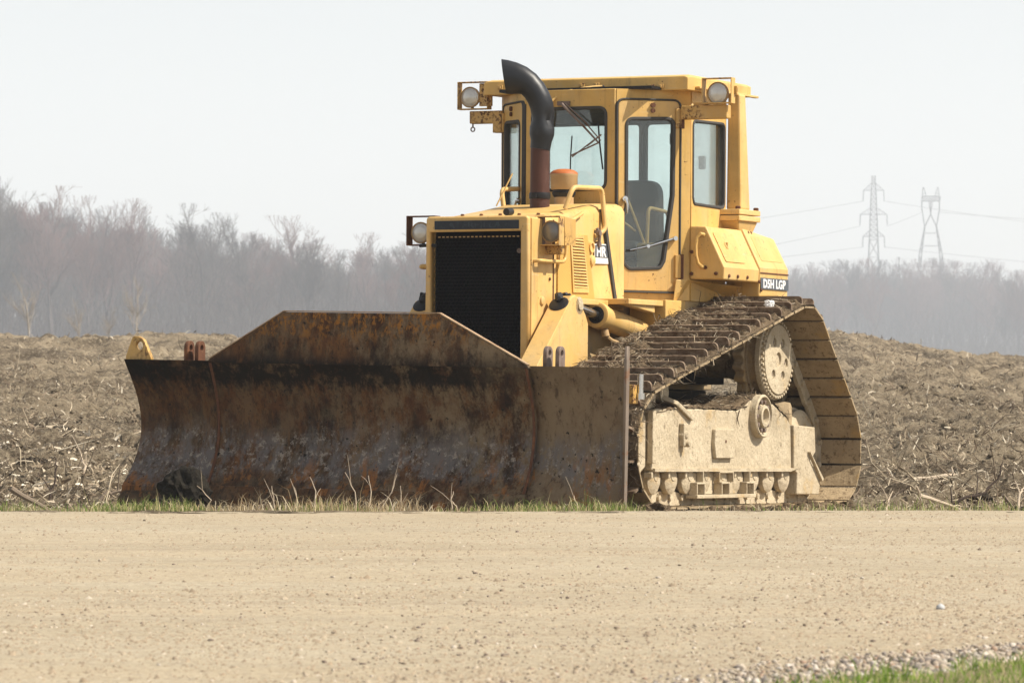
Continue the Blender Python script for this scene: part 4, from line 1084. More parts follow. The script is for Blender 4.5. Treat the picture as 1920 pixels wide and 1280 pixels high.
# arc length range of the sloping upper run
ss = np.linspace(0, PER, 800); px_, pz_ = np.interp(ss, cum, hx), np.interp(ss, cum, hz)
for s in (1, -1):
    yc = 1.08*s
    trk = empty("crawler_track", parent=dozer)
    for k in range(NSHOE):
        (cx, cz), (tx, tz), (nx, nz) = frame_at(k*PITCH, PITCH)
        M = Matrix(((tx, 0, nx, cx), (0, -1, 0, yc), (tz, 0, nz, cz), (0, 0, 0, 1)))
        Mj = M @ Matrix.Rotation(random.uniform(-0.012, 0.012), 4, 'Y') @ Matrix.Translation((random.uniform(-0.003, 0.003), random.uniform(-0.004, 0.004), random.uniform(-0.002, 0.002)))
        put("track_shoe", shoe_me, trk, Mj)
        put("grouser", gr_me, trk, Mj)
        put("track_link", link_me, trk, M); put("track_pin", pin_me, trk, M); put("shoe_gap_shade", joint_me, trk, Mj)
    # mud and litter packed on the upper run and round the front
    s_top = [k for k in range(800) if pz_[k] > 0.16 and (px_[k] > -1.05) and (pz_[k] > 0.83 - 0.25*(px_[k]-1.65) - 0.05 or px_[k] > 1.62)]
    # order from sprocket top forward: increasing arc length runs rearwards, so unwrap
    arr = [(q if q < 400 else q-800) for q in s_top]; a0, a1 = min(arr), max(arr)
    NS, NY = 330, 90
    sv = np.linspace(a0, a1, NS)/800*PER
    yv = np.linspace(-0.428, 0.425, NY)
    Sg, Yg = np.meshgrid(sv, yv, indexing='ij')
    Xc = np.interp(np.mod(Sg, PER), cum, hx); Zc = np.interp(np.mod(Sg, PER), cum, hz)
    e = 0.05
    Xa = np.interp(np.mod(Sg+e, PER), cum, hx) - np.interp(np.mod(Sg-e, PER), cum, hx)
    Za = np.interp(np.mod(Sg+e, PER), cum, hz) - np.interp(np.mod(Sg-e, PER), cum, hz)
    L = np.hypot(Xa, Za); NX, NZ = Za/L, -Xa/L
    inner = np.clip((0.18 - Yg)/0.4, 0, 1)          # deeper towards the machine
    front = np.clip((Xc-1.55)/0.2, 0, 1)
    n1 = fbm(Sg*5+3*s, Yg*5, 5, 5); n2 = fbm(Sg*19, Yg*19+s, 4, 9); n3 = fbm(Sg*46, Yg*46+s, 3, 19)
    Hh = 0.006 + (n1-0.31)*0.110 + inner*0.060*n1 + (n2-0.5)*0.060 + (n3-0.5)*0.034
    Hh = np.maximum(Hh, 0.006 + 0.006*n2)*np.clip((0.43-np.abs(Yg))/0.05, 0.25, 1)
    Hh = np.where(front > 0, Hh*(1-0.45*front), Hh)
    P = np.stack([Xc+NX*(Hh+0.012), yc + Yg*s, Zc+NZ*(Hh+0.012)], -1).reshape(-1, 3)
    idx = np.arange(NS*NY).reshape(NS, NY)
    F = np.stack([idx[:-1, :-1], idx[1:, :-1], idx[1:, 1:], idx[:-1, 1:]], -1).reshape(-1, 4)
    o = np_mesh("packed_mud", P, F, MT['clod'], trk); tag(o, "dark mud and chaff packed between the grousers", kind="stuff")
    o.data.polygons.foreach_set("use_smooth", [True]*len(o.data.polygons))
    nf = 9000 if s == 1 else 600
    ii = rng.integers(0, NS, nf); jj = (NY*rng.beta(1.0, 1.25, nf)).astype(int)
    pos = P.reshape(NS, NY, 3)[ii, jj] + rng.normal(0, 0.006, (nf, 3))
    nn = np.stack([NX[ii, jj], np.zeros(nf), NZ[ii, jj]], -1)
    dr = rng.normal(size=(nf, 3)); dr -= nn*np.sum(dr*nn, 1, keepdims=True)*0.72
    v, f = fibres(pos, dr, rng.gamma(1.7, 0.024, nf)+0.010, rng.uniform(0.002, 0.0075, nf), 0.3)
    o = np_mesh("chaff", v, f, MT['litter'], trk); tag(o, kind="stuff")
    # stray stalks hanging from the outer edge
    nf = 90
    ii = rng.integers(20, NS-90, nf)
    pos = P.reshape(NS, NY, 3)[ii, NY-2] + rng.normal(0, 0.006, (nf, 3))
    dr = rng.normal(size=(nf, 3))*0.7 + np.array([0.1, 0.6*s, -0.5])
    v, f = fibres(pos, dr, rng.gamma(2.0, 0.028, nf)+0.02, rng.uniform(0.002, 0.005, nf), 0.3)
    o = np_mesh("hanging_stalks", v, f, MT['litter'], trk); tag(o, kind="stuff")

    # ------------------------------------------------------------ track roller frame
    ya, yb = (0.90, 1.27) if s == 1 else (-1.27, -0.90)
    side = 1.27*s
    m = MB()
    m.prism([(1.20, 0.27), (1.235, 0.40), (1.235, 0.66), (1.13, 0.70), (0.82, 0.70), (0.70, 0.71), (-0.30, 0.70), (-0.55, 0.78), (-0.84, 0.795), (-1.22, 0.655), (-1.30, 0.60), (-1.32, 0.265)], 'Y', ya, yb)
    fr = m.build("track_frame", MT['mud'], dozer, bevel=0.012)
    b0, b1 = (1.15, 1.30) if s == 1 else (-1.30, -1.15)
    m = MB(); m.prism([(-1.335, 0.60), (-1.745, 0.585), (-1.765, 0.40), (-1.66, 0.335), (-1.86, 0.175), (-1.83, 0.08), (-1.40, 0.085), (-1.41, 0.24), (-1.345, 0.27)], 'Y', b0-0.02, b1-0.02)
    m.build("idler_guard", MT['mud'], fr, bevel=0.008)
    m = MB(); m.prism([(-1.60, 0.40), (-1.635, 0.375), (-1.865, 0.20), (-1.845, 0.18)], 'Y', min(s*1.279, s*1.305), max(s*1.279, s*1.305)); m.build("guard_rib", MT['mud'], fr)
    m = MB(); m.prism([(1.60, 0.16), (1.50, 0.16), (1.26, 0.30), (1.26, 0.64), (1.42, 0.74), (1.60, 0.60)], 'Y', min(s*1.17, s*1.25), max(s*1.17, s*1.25)); m.build("idler_guard", MT['mud'], fr, bevel=0.008)
    m = MB(); m.box(1.19, 1.25, min(s*1.255, s*1.30), max(s*1.255, s*1.30), 0.32, 0.69); m.build("frame_rib", MT['mud'], fr, bevel=0.006)
    m = MB(); m.prism([(-1.27, 0.255), (1.18, 0.262), (1.18, 0.285), (-1.42, 0.28)], 'Y', min(s*1.20, s*1.287), max(s*1.20, s*1.287)); m.build("frame_lip", MT['mud'], fr)
    # access plate
    plate("cover_plate", rounded([(0.150, 0.355), (-0.178, 0.355), (-0.178, 0.562), (0.158, 0.562), (0.175, 0.46)], 0.012, 3), [], (0, 1.285*s, 0), (1, 0, 0), (0, 0, 1), 0.032, MT['mud'], fr, 0.004)
    m = MB(); m.lathe((-0.02, 1.30*s, 0.475), (0, s, 0), [(0, 0.012), (0.004, 0.012)], 8); m.build("cover_bolt", MT['rust'], fr)
    # pivot hub with ring of bolts
    hc = Vector((-0.665, 1.27*s, 0.66))
    m = MB(); m.lathe(hc, (0, s, 0), [(0, 0.158), (0.05, 0.158), (0.058, 0.150), (0.058, 0.142), (0.030, 0.132), (0.030, 0.082), (0.066, 0.078), (0.070, 0.058), (0.030, 0.052)], 36); hub = m.build("pivot_hub", MT['mud'], fr, True)
    for k in range(10):
        a = 2*math.pi*k/10
        mm = MB(); mm.lathe(hc + Vector((0.107*math.cos(a), 0.028*s, 0.107*math.sin(a))), (0, s, 0), [(0, 0.017), (0.024, 0.016), (0.026, 0.01)], 6); mm.build("hub_bolt", MT['steel_grey'], fr)
    # tensioner valve and tow eye
    m = MB(); m.lathe((0.70, 1.27*s, 0.52), (0, s, 0), [(0, 0.05), (0.03, 0.045), (0.05, 0.02)], 12); m.box(0.66, 0.74, min(s*1.27, s*1.31), max(s*1.27, s*1.31), 0.44, 0.60); m.cyl((0.69, 1.29*s, 0.455), (0.69, 1.335*s, 0.455), 0.022, seg=8)
    m.build("tensioner_block", MT['mud'], fr, bevel=0.006)
    m = MB(); m.loft([[(0.86, s*1.18, 0.77), (0.80, s*1.18, 0.80), (0.50, s*1.20, 0.68), (0.54, s*1.20, 0.64)], [(0.84, s*1.29, 0.735), (0.79, s*1.29, 0.755), (0.52, s*1.30, 0.645), (0.56, s*1.30, 0.615)]]); m.build("brace", MT['mud'], fr, bevel=0.01)
    m = MB(); m.box(0.98, 1.16, min(s*1.10, s*1.20), max(s*1.10, s*1.20), 0.69, 0.83); m.build("carrier_mount", MT['mud'], fr, bevel=0.01)
    m = MB(); m.lathe((0.58, s*0.98, 0.82), (0, 1, 0), [(-0.11, 0.05), (-0.105, 0.075), (-0.06, 0.075), (-0.05, 0.06), (0.05, 0.06), (0.06, 0.075), (0.105, 0.075), (0.11, 0.05)], 18); m.build("carrier_roller", MT['mud'], fr, True)
    # track rollers under the frame
    rpos = [1.08 - 0.292*k for k in range(9)]
    for k, x in enumerate(rpos):
        m = MB(); m.lathe((x, yc-0.17*1, 0.205), (0, 1, 0), [(0, 0.07), (0.02, 0.105), (0.06, 0.105), (0.07, 0.085), (0.27, 0.085), (0.28, 0.105), (0.32, 0.105), (0.34, 0.07)], 18)
        m.build("track_roller", MT['mud'], fr, True)
        m = MB(); m.lathe((x, s*1.14, 0.235), (0, s, 0), [(0, 0.055), (0.10, 0.055), (0.115, 0.04)], 14); m.box(x-0.06, x+0.06, min(s*1.16, s*1.245), max(s*1.16, s*1.245), 0.235, 0.27)
        m.build("roller_cap", MT['mud'], fr, True)
        m = MB(); m.box(x+0.095, x+0.125, min(s*1.21, s*1.272), max(s*1.21, s*1.272), 0.215, 0.258); m.build("roller_bracket", MT['mud'], fr, bevel=0.006)
    # lower guard between the middle rollers
    m = MB(); m.box(-0.56, 0.50, min(s*1.22, s*1.31), max(s*1.22, s*1.31), 0.070, 0.096)
    for x in (0.42, -0.02, -0.47): 
        for dx in (-0.075, 0.06): m.box(x+dx, x+dx+0.014, min(s*1.24, s*1.305), max(s*1.24, s*1.305), 0.096, 0.17)
        m.box(x-0.075, x+0.074, min(s*1.24, s*1.305), max(s*1.24, s*1.305), 0.17, 0.184)
    m.box(0.05, 0.064, min(s*1.24, s*1.29), max(s*1.24, s*1.29), 0.184, 0.262); m.box(-0.20, -0.186, min(s*1.24, s*1.29), max(s*1.24, s*1.29), 0.184, 0.262)
    m.box(-0.20, 0.064, min(s*1.24, s*1.29), max(s*1.24, s*1.29), 0.248, 0.262)
    m.box(0.34, 0.354, min(s*1.24, s*1.29), max(s*1.24, s*1.29), 0.15, 0.26); m.box(-0.50, -0.486, min(s*1.24, s*1.29), max(s*1.24, s*1.29), 0.15, 0.26)
    m.build("rock_guard", MT['mud'], fr, bevel=0.004)
    m = MB(); m.box(-0.38, 0.42, min(s*1.20, s*1.235), max(s*1.20, s*1.235), 0.10, 0.25); m.build("guard_plate", MT['mud'], fr)
    # idlers
    for cx in (1.555, -1.71):
        m = MB(); m.lathe((cx, yc-0.11, 0.42), (0, 1, 0), [(0, 0.10), (0.0, 0.26), (0.02, 0.295), (0.07, 0.295), (0.08, 0.315), (0.14, 0.315), (0.15, 0.295), (0.20, 0.295), (0.22, 0.26), (0.22, 0.10)], 40); m.build("idler_wheel", MT['mud'], fr, True)
    # recoil housing behind the hub
    m = MB(); m.lathe((-1.42, 1.04*s, 0.64), (-0.35, s, 0), [(-0.15, 0.135), (0.12, 0.135), (0.16, 0.125), (0.17, 0.10)], 26); m.build("recoil_housing", MT['mud_shoe'], fr, True)
    # final drive, elevated
    C_ = Vector((-1.07, 0, 1.08))
    m = MB()
    NT_ = 22; pts = []
    for k in range(NT_*4):
        a = 2*math.pi*k/(NT_*4); r = (0.31, 0.355, 0.355, 0.31)[k % 4]
        pts.append((C_.x + r*math.cos(a), C_.z + r*math.sin(a)))
    m.prism(pts, 'Y', min(s*1.04, s*1.12), max(s*1.04, s*1.12))
    spk = m.build("sprocket", MT['mud_shoe'], dozer, bevel=0.006)
    m = MB(); m.lathe((C_.x, s*0.62, C_.z), (0, s, 0), [(0, 0.13), (0.26, 0.14), (0.36, 0.18), (0.43, 0.27), (0.44, 0.30), (0.515, 0.303), (0.515, 0.275), (0.60, 0.270)], 44); m.build("drive_drum", MT['mud_shoe'], spk, True)
    m = MB(); m.lathe((C_.x, s*1.20, C_.z), (0, s, 0), [(0, 0.300), (0.035, 0.300), (0.043, 0.292), (0.043, 0.262), (0.05, 0.256)], 44); m.build("drive_flange", MT['mud'], spk, True)
    holes = [circle2(0.045*0, 0.0, 0.052, 18)] + [circle2(0.145*math.cos(R(a)), 0.145*math.sin(R(a)), 0.034, 14) for a in (60, 125, 190, 235, 310, 5)][:5]
    plate("drive_cover", circle2(0, 0, 0.258, 44), holes, (C_.x, s*1.256, C_.z), (1, 0, 0), (0, 0, 1), 0.02, MT['mud'], spk, 0.004)
    m = MB(); m.lathe((C_.x, s*1.235, C_.z), (0, s, 0), [(0, 0.25), (0.004, 0.25)], 30); m.build("cover_back", MT['mud_shoe'], spk)
    for a in (60, 125, 190, 235, 310):
        mm = MB(); mm.lathe((C_.x+0.145*math.cos(R(a)), s*1.238, C_.z+0.145*math.sin(R(a))), (0, s, 0), [(0, 0.016), (0.014, 0.015), (0.016, 0.008)], 6); mm.build("cover_bolt", MT['steel_grey'], spk)
    bolt = MB(); bolt.lathe((0, 0, 0), (0, s, 0), [(0, 0.013), (0.020, 0.013), (0.023, 0.008)], 6); bme = bolt.mesh("flange_bolt"); bme.materials.append(MT['mud'])
    for k in range(44):
        a = 2*math.pi*k/44
        put("flange_bolt", bme, spk, Matrix.Translation((C_.x+0.280*math.cos(a), s*1.242, C_.z+0.280*math.sin(a))))
    # debris lying on the track frame
    nx_, ny_ = 90, 30
    gx, gy = np.meshgrid(np.linspace(-1.25, 1.15, nx_), np.linspace(0.85, 1.275, ny_), indexing='ij')
    base = np.interp(gx, [-1.3, -1.2, -0.84, -0.55, -0.3, 0.7, 1.2], [0.60, 0.655, 0.795, 0.78, 0.70, 0.71, 0.66])
    hmud = 0.045*fbm(gx*6, gy*6, 4, 31) * np.clip((1.275-gy)/0.03, 0.1, 1) + 0.03*(fbm(gx*25, gy*25, 3, 33)-0.4)
    P2 = np.stack([gx, gy*s, base+np.maximum(hmud, -0.004)], -1).reshape(-1, 3)
    idx = np.arange(nx_*ny_).reshape(nx_, ny_)
    F = np.stack([idx[:-1, :-1], idx[1:, :-1], idx[1:, 1:], idx[:-1, 1:]], -1).reshape(-1, 4)
    o = np_mesh("frame_mud", P2, F, MT['clod'], fr); tag(o, kind="stuff")
    nf = 700
    ii = rng.integers(0, len(P2), nf); pos = P2[ii] + rng.normal(0, 0.006, (nf, 3))
    dr = rng.normal(size=(nf, 3)); dr[:, 2] *= 0.4
    v, f = fibres(pos, dr, rng.gamma(2.0, 0.022, nf)+0.01, rng.uniform(0.003, 0.012, nf), 0.3)
    o = np_mesh("frame_chaff", v, f, MT['litter'], fr); tag(o, kind="stuff")
# belly beam tying both track frames
m = MB(); m.box(-0.75, -0.58, -0.95, 0.95, 0.58, 0.72); m.box(0.62, 0.86, -0.95, 0.95, 0.52, 0.70)
m.build("cross_beam", MT['grime'], dozer, bevel=0.012)

# ================================================================ the place
def smooth(a, b, x):
    t = np.clip((np.asarray(x, float)-a)/(b-a), 0, 1); return t*t*(3-2*t)
ROAD_Y1 = -4.15
def road_z(x, y):
    x = np.asarray(x, float); y = np.asarray(y, float)
    z = 0.085 + 0.010*(fbm(x*0.35, y*0.25, 3, 41)-0.5)*2 + 0.012*np.exp(-((y+7.5)/2.5)**2)*0
    return z - 0.006*smooth(2, 9, -x)
def field_z(x, y):
    """ground height beyond the road"""
    x = np.asarray(x, float); y = np.asarray(y, float)
    d = y + 35.0
    base = np.interp(d, [30, 37, 46, 60, 80, 100, 112, 120, 128, 150, 200, 420, 1000, 2000, 3000],
                        [0, 0.0, 0.16, 0.46, 0.88, 1.27, 1.52, 1.62, 1.60, 1.45, 1.5, 3.0, 6.2, 9.0, 11.0])
    t = x/np.maximum(d, 1)
    base = base*(1-0.48*smooth(0.035, 0.065, t)*smooth(135, 260, d))
    side = smooth(0.066, 0.107, t)*smooth(60, 118, d)*(1-smooth(140, 300, d))
    base = base - 0.52*side
    mound = 0.22*np.exp(-((t-0.062)/0.016)**2 - ((d-108)/14)**2) + 0.10*np.exp(-((t+0.098)/0.02)**2 - ((d-112)/12)**2)
    near = smooth(-2.4, 0.8, y)
    dist = smooth(45, 110, d)
    rough = (fbm(x*0.55, y*0.45, 3, 51)-0.5)*(0.42+0.26*dist) + (fbm(x*2.1, y*1.7, 3, 53)-0.5)*0.20
    rid = np.abs(fbm(x*3.4+5, y*3.0, 4, 57)-0.5)
    rough = rough + (0.10-rid)*0.08 + (fbm(x*5.5, y*4.5, 3, 59)-0.5)*0.17 + (fbm(x*13, y*11, 3, 61)-0.5)*0.14
    far = 1-smooth(130, 200, d)
    # the strip the machine stands on is trodden flat
    flat = np.exp(-((x-0.6)/2.4)**4)*(1-smooth(1.6, 3.4, y))
    z = base + mound + rough*near*far*(1-0.9*flat)
    bank = 1-smooth(ROAD_Y1+0.05, ROAD_Y1+0.9, y)
    z = z + 0.085*bank - 0.006 + (fbm(x*6, y*6, 3, 71)-0.5)*0.03*(1-near)
    return z - 0.02*smooth(-2, 0, y)*(1-smooth(2, 4, y))

def grid_mesh(name, X, Y, Z, mat, smooth_=True):
    ni, nj = X.shape
    P = np.stack([X, Y, Z], -1).reshape(-1, 3); idx = np.arange(ni*nj).reshape(ni, nj)
    F = np.stack([idx[:-1, :-1], idx[:-1, 1:], idx[1:, 1:], idx[1:, :-1]], -1).reshape(-1, 4)
    o = np_mesh(name, P, F, mat)
    if smooth_: o.data.polygons.foreach_set("use_smooth", [True]*len(F))
    return o

# ---------------------------------------------------------------- ground materials
def field_mat():
    t = NT('bulldozed field soil')
    c = t.mix(t.ramp(t.noise(0.45, 8, 0.72), 0.40, 0.58), (0.115, 0.086, 0.057), (0.31, 0.245, 0.165))
    c = t.mix(t.math('MULTIPLY', t.ramp(t.noise(2.3, 9, 0.8), 0.48, 0.62), 0.8), c, (0.44, 0.355, 0.245))
    c = t.mix(t.math('MULTIPLY', t.ramp(t.noise(1.1, 8, 0.75), 0.54, 0.64), 0.8), c, (0.070, 0.054, 0.038))
    c = t.mix(t.math('MULTIPLY', t.ramp(t.noise(17, 7, 0.8), 0.52, 0.62), 0.8), c, (0.55, 0.46, 0.33))
    c = t.mix(t.math('MULTIPLY', t.ramp(t.noise(26, 6, 0.75), 0.55, 0.65), 0.85), c, (0.030, 0.024, 0.018))
    return t.finish(c, 0.95, 0, t.noise(14, 10, 0.85), 1.0, 0.09, spec=0.1)
MT['field'] = field_mat()
def road_mat():
    t = NT('packed tan gravel')
    c = t.mix(t.ramp(t.noise(0.5, 4, 0.55, (1, 1.6, 1)), 0.3, 0.7), (0.345, 0.290, 0.200), (0.405, 0.348, 0.250))
    # wheel-worn lanes along the road
    c = t.mix(t.math('MULTIPLY', t.ramp(t.noise(1.0, 4, 0.6, (0.06, 1.1, 1)), 0.44, 0.60), 0.45), c, (0.42, 0.335, 0.22))
    c = t.mix(t.math('MULTIPLY', t.ramp(t.noise(1.7, 5, 0.65, (0.10, 1.2, 1)), 0.54, 0.68), 0.40), c, (0.26, 0.20, 0.135))
    c = t.mix(t.ramp(t.noise(9, 7, 0.75), 0.35, 0.7, 0, 0.45), c, (0.255, 0.20, 0.14))
    v = t.node("ShaderNodeTexVoronoi"); v.inputs["Scale"].default_value = 60
    t.l.new(t.coords(), v.inputs["Vector"])
    sp = t.node("ShaderNodeSeparateColor"); t.l.new(v.outputs["Color"], sp.inputs[0])
    c = t.mix(t.math('MULTIPLY', t.ramp(sp.outputs[0], 0.72, 0.80), 0.30), c, (0.50, 0.43, 0.335))
    c = t.mix(t.math('MULTIPLY', t.ramp(sp.outputs[1], 0.78, 0.84), 0.35), c, (0.15, 0.12, 0.095))
    h = t.math('ADD', t.noise(55, 8, 0.75), t.math('MULTIPLY', v.outputs["Distance"], -0.5))
    return t.finish(c, 0.9, 0, h, 0.55, 0.012, spec=0.2)
MT['road'] = road_mat()
MT['grit'] = None
def leaf_mat(name, stops):
    t = NT(name)
    c = t.cramp(t.island(), stops, 'CONSTANT')
    di = t.node("ShaderNodeBsdfDiffuse"); tr = t.node("ShaderNodeBsdfTranslucent"); mx = t.node("ShaderNodeMixShader"); mx.inputs[0].default_value = 0.45
    t.l.new(c, di.inputs[0]); t.l.new(c, tr.inputs[0]); t.l.new(di.outputs[0], mx.inputs[1]); t.l.new(tr.outputs[0], mx.inputs[2]); t.l.new(mx.outputs[0], t.out.inputs[0])
    return t.m
MT['verge'] = soil_mat('thin verge soil', (0.24, 0.19, 0.11), (0.32, 0.26, 0.16), (0.42, 0.35, 0.23))
MT['gravel'] = island_mat('mixed gravel', [(0, (0.20, 0.155, 0.125)), (0.18, (0.28, 0.225, 0.165)), (0.42, (0.36, 0.29, 0.21)), (0.68, (0.44, 0.37, 0.285)), (0.90, (0.50, 0.44, 0.37)), (0.95, (0.33, 0.22, 0.16))])
MT['gravel_pale'] = island_mat('pale crushed stone', [(0, (0.22, 0.19, 0.17)), (0.2, (0.38, 0.31, 0.245)), (0.5, (0.45, 0.385, 0.31)), (0.80, (0.58, 0.52, 0.455)), (0.92, (0.34, 0.235, 0.17))])
MT['grass'] = leaf_mat('roadside grass', [(0, (0.16, 0.23, 0.06)), (0.25, (0.25, 0.32, 0.09)), (0.5, (0.36, 0.38, 0.14)), (0.7, (0.54, 0.46, 0.25)), (0.86, (0.68, 0.57, 0.36))])
MT['grass_green'] = leaf_mat('lush spring grass', [(0, (0.11, 0.19, 0.03)), (0.28, (0.18, 0.29, 0.05)), (0.56, (0.27, 0.36, 0.085)), (0.78, (0.46, 0.42, 0.20)), (0.92, (0.60, 0.51, 0.32))])
MT['straw'] = leaf_mat('dead straw', [(0, (0.38, 0.28, 0.16)), (0.25, (0.55, 0.43, 0.26)), (0.55, (0.68, 0.56, 0.37)), (0.85, (0.80, 0.70, 0.52))])
MT['chips'] = island_mat('pale wood chips', [(0, (0.20, 0.15, 0.105)), (0.18, (0.40, 0.32, 0.225)), (0.5, (0.58, 0.49, 0.37)), (0.8, (0.74, 0.66, 0.53))])
MT['stick'] = simple('grey dead wood', (0.20, 0.155, 0.115), 0.9, 0, 0.35, 25, 0.4)
MT['stick_dark'] = simple('dark wet wood', (0.055, 0.036, 0.026), 0.8, 0, 0.35, 25, 0.4)
MT['stick_pale'] = simple('bleached wood', (0.48, 0.39, 0.29), 0.9, 0, 0.2, 25, 0.4)

# ---------------------------------------------------------------- ground sheets
o = MB().add([(-3000, -1500, -0.6), (3000, -1500, -0.6), (3000, 4500, -0.6), (-3000, 4500, -0.6)], [(0, 1, 2, 3)]).build("ground", MT['verge'])
tag(o, kind="structure")
# field: rows spread with distance, columns fan out
dd = [30.45]
while dd[-1] < 135: dd.append(dd[-1] + 0.042*(dd[-1]/33)**1.75)
while dd[-1] < 2800: dd.append(dd[-1]*1.05)
dd = np.array(dd); tt = np.linspace(-0.30, 0.30, 120); tt = np.unique(np.concatenate([tt, np.linspace(-0.17, 0.17, 430)]))
Dg, Tg = np.meshgrid(dd, tt, indexing='ij'); Xg = Dg*Tg; Yg = Dg-35
field = grid_mesh("field", Xg, Yg, field_z(Xg, Yg), MT['field'], False); tag(field, kind="structure")
# road
xs = np.linspace(-14, 14, 160); ys = np.concatenate([np.linspace(-70, -24, 30), np.linspace(-23.6, ROAD_Y1, 150)])
Yg, Xg = np.meshgrid(ys, xs, indexing='ij')
edge_w = 0.10*(fbm(Xg*1.6, Xg*0+3, 3, 81)-0.5)*smooth(-5.2, ROAD_Y1, Yg)
Zr = road_z(Xg, Yg)
road = grid_mesh("gravel_road", Xg, Yg+edge_w, Zr, MT['road']); tag(road, kind="structure")
# near verge patch, lower right
def grass_edge(x): return np.minimum(near_edge(x)+0.05, -19.35 + 0.03*(x-3))
def near_edge(x):      # y of the grass edge on the camera side
    return -21.04 + (x-1.086)*1.96
xs = np.linspace(0.2, 6, 60); vv = np.linspace(0, 1, 40)
Vg, Xg = np.meshgrid(vv, xs, indexing='ij')
top = grass_edge(Xg); Yg = top - Vg*10
verge = grid_mesh("grass_verge", Xg, Yg, 0.085 + 0.004 + 0.02*smooth(0, 0.06, Vg) + 0.01*fbm(Xg*8, Yg*8, 3, 91), MT['verge']); tag(verge, kind="structure")

# ---------------------------------------------------------------- loose stones on the road
ico_v = np.array([(0,0,1),(0.894,0,0.447),(0.276,0.851,0.447),(-0.724,0.526,0.447),(-0.724,-0.526,0.447),(0.276,-0.851,0.447),(0.724,0.526,-0.447),(-0.276,0.851,-0.447),(-0.894,0,-0.447),(-0.276,-0.851,-0.447),(0.724,-0.526,-0.447),(0,0,-1)])
ico_f = np.array([(0,1,2),(0,2,3),(0,3,4),(0,4,5),(0,5,1),(1,6,2),(2,7,3),(3,8,4),(4,9,5),(5,10,1),(6,7,2),(7,8,3),(8,9,4),(9,10,5),(10,6,1),(11,7,6),(11,8,7),(11,9,8),(11,10,9),(11,6,10)])
def stones(pos, size, sink=0.35, half=False):
    n = len(pos)
    v = ico_v[None]*rng.uniform(0.55, 1.35, (n, 12, 1))
    sc = size[:, None]*rng.uniform(0.6, 1.2, (n, 3)); sc[:, 2] *= 0.7
    v = v*sc[:, None, :]
    a = rng.uniform(0, 2*np.pi, n); ca, sa = np.cos(a)[:, None], np.sin(a)[:, None]
    x = v[..., 0]*ca - v[..., 1]*sa; y = v[..., 0]*sa + v[..., 1]*ca
    v = np.stack([x, y, v[..., 2]], -1) + pos[:, None, :] + np.stack([0*size, 0*size, size*(0.7-sink)], -1)[:, None, :]
    fsel = ico_f[:15] if half else ico_f
    f = (np.arange(n)[:, None, None]*12 + fsel[None]).reshape(-1, 3)
    return v.reshape(-1, 3), f
def wedge(n, d0, d1, spread=0.135, power=1.0):
    d = d0 + (d1-d0)*rng.power(power, n) if power != 1 else rng.uniform(d0, d1, n)
    t = rng.uniform(-spread, spread, n)
    return d*t, d-35.0
n = 46000
u = rng.uniform(0, 1, n); d = 1/((1/13.0)*(1-u) + (1/30.7)*u); t = rng.uniform(-0.14, 0.14, n)
x, y = d*t, d-35
clump = fbm(x*0.9, y*0.5, 3, 101)
near_w = smooth(26, 15, d)
rightw = 0.35 + 0.65*smooth(-0.07, 0.06, t)
keep = rng.uniform(0, 1, n) < (0.12 + 0.9*smooth(0.48, 0.64, clump))*(0.05 + 0.42*near_w)*rightw
keep &= ~((y < near_edge(x)) & (x > 0.2))
x, y = x[keep], y[keep]
sz = np.clip(rng.gamma(1.6, 0.0024, len(x)) + 0.0020, 0, 0.016)*(0.8 + 0.25*smooth(20, 30, y+35))
v, f = stones(np.stack([x, y, road_z(x, y)], -1), sz, 0.55, True)
tag(np_mesh("gravel", v, f, MT['gravel']), "loose gravel scattered over the tan road", kind="stuff")
# fine grit
n = 120000
u = rng.uniform(0, 1, n); d = 1/((1/13.0)*(1-u) + (1/30.8)*u); t = rng.uniform(-0.14, 0.14, n); x, y = d*t, d-35
keep = rng.uniform(0, 1, n) < (0.35 + 0.65*smooth(0.40, 0.60, fbm(x*1.3, y*0.7, 4, 103)))*(0.55+0.45*smooth(-0.09, 0.05, t))
keep &= ~((y < near_edge(x)) & (x > 0.2)); x, y = x[keep], y[keep]; n = len(x)
sz = rng.gamma(2.0, 0.0016, n)+0.0022; a = rng.uniform(0, 6.28, n); z = road_z(x, y)-0.001
v = np.empty((n, 5, 3))
for k in range(4): v[:, k, 0] = x+np.cos(a+k*1.57)*sz*rng.uniform(0.7, 1.3, n); v[:, k, 1] = y+np.sin(a+k*1.57)*sz*rng.uniform(0.7, 1.3, n); v[:, k, 2] = z
v[:, 4, 0] = x+rng.normal(0, 0.25, n)*sz; v[:, 4, 1] = y+rng.normal(0, 0.25, n)*sz; v[:, 4, 2] = z+sz*rng.uniform(0.45, 0.95, n)
f = (np.arange(n)[:, None, None]*5 + np.array([[0, 1, 4], [1, 2, 4], [2, 3, 4], [3, 0, 4]])[None]).reshape(-1, 3)
MT['grit'] = island_mat('tan grit', [(0, (0.25, 0.195, 0.135)), (0.25, (0.31, 0.24, 0.165)), (0.5, (0.36, 0.285, 0.20)), (0.8, (0.42, 0.345, 0.25)), (0.96, (0.50, 0.43, 0.34))])
tag(np_mesh("grit", v.reshape(-1, 3), f, MT['grit']), "fine grit covering the tan road", kind="stuff")
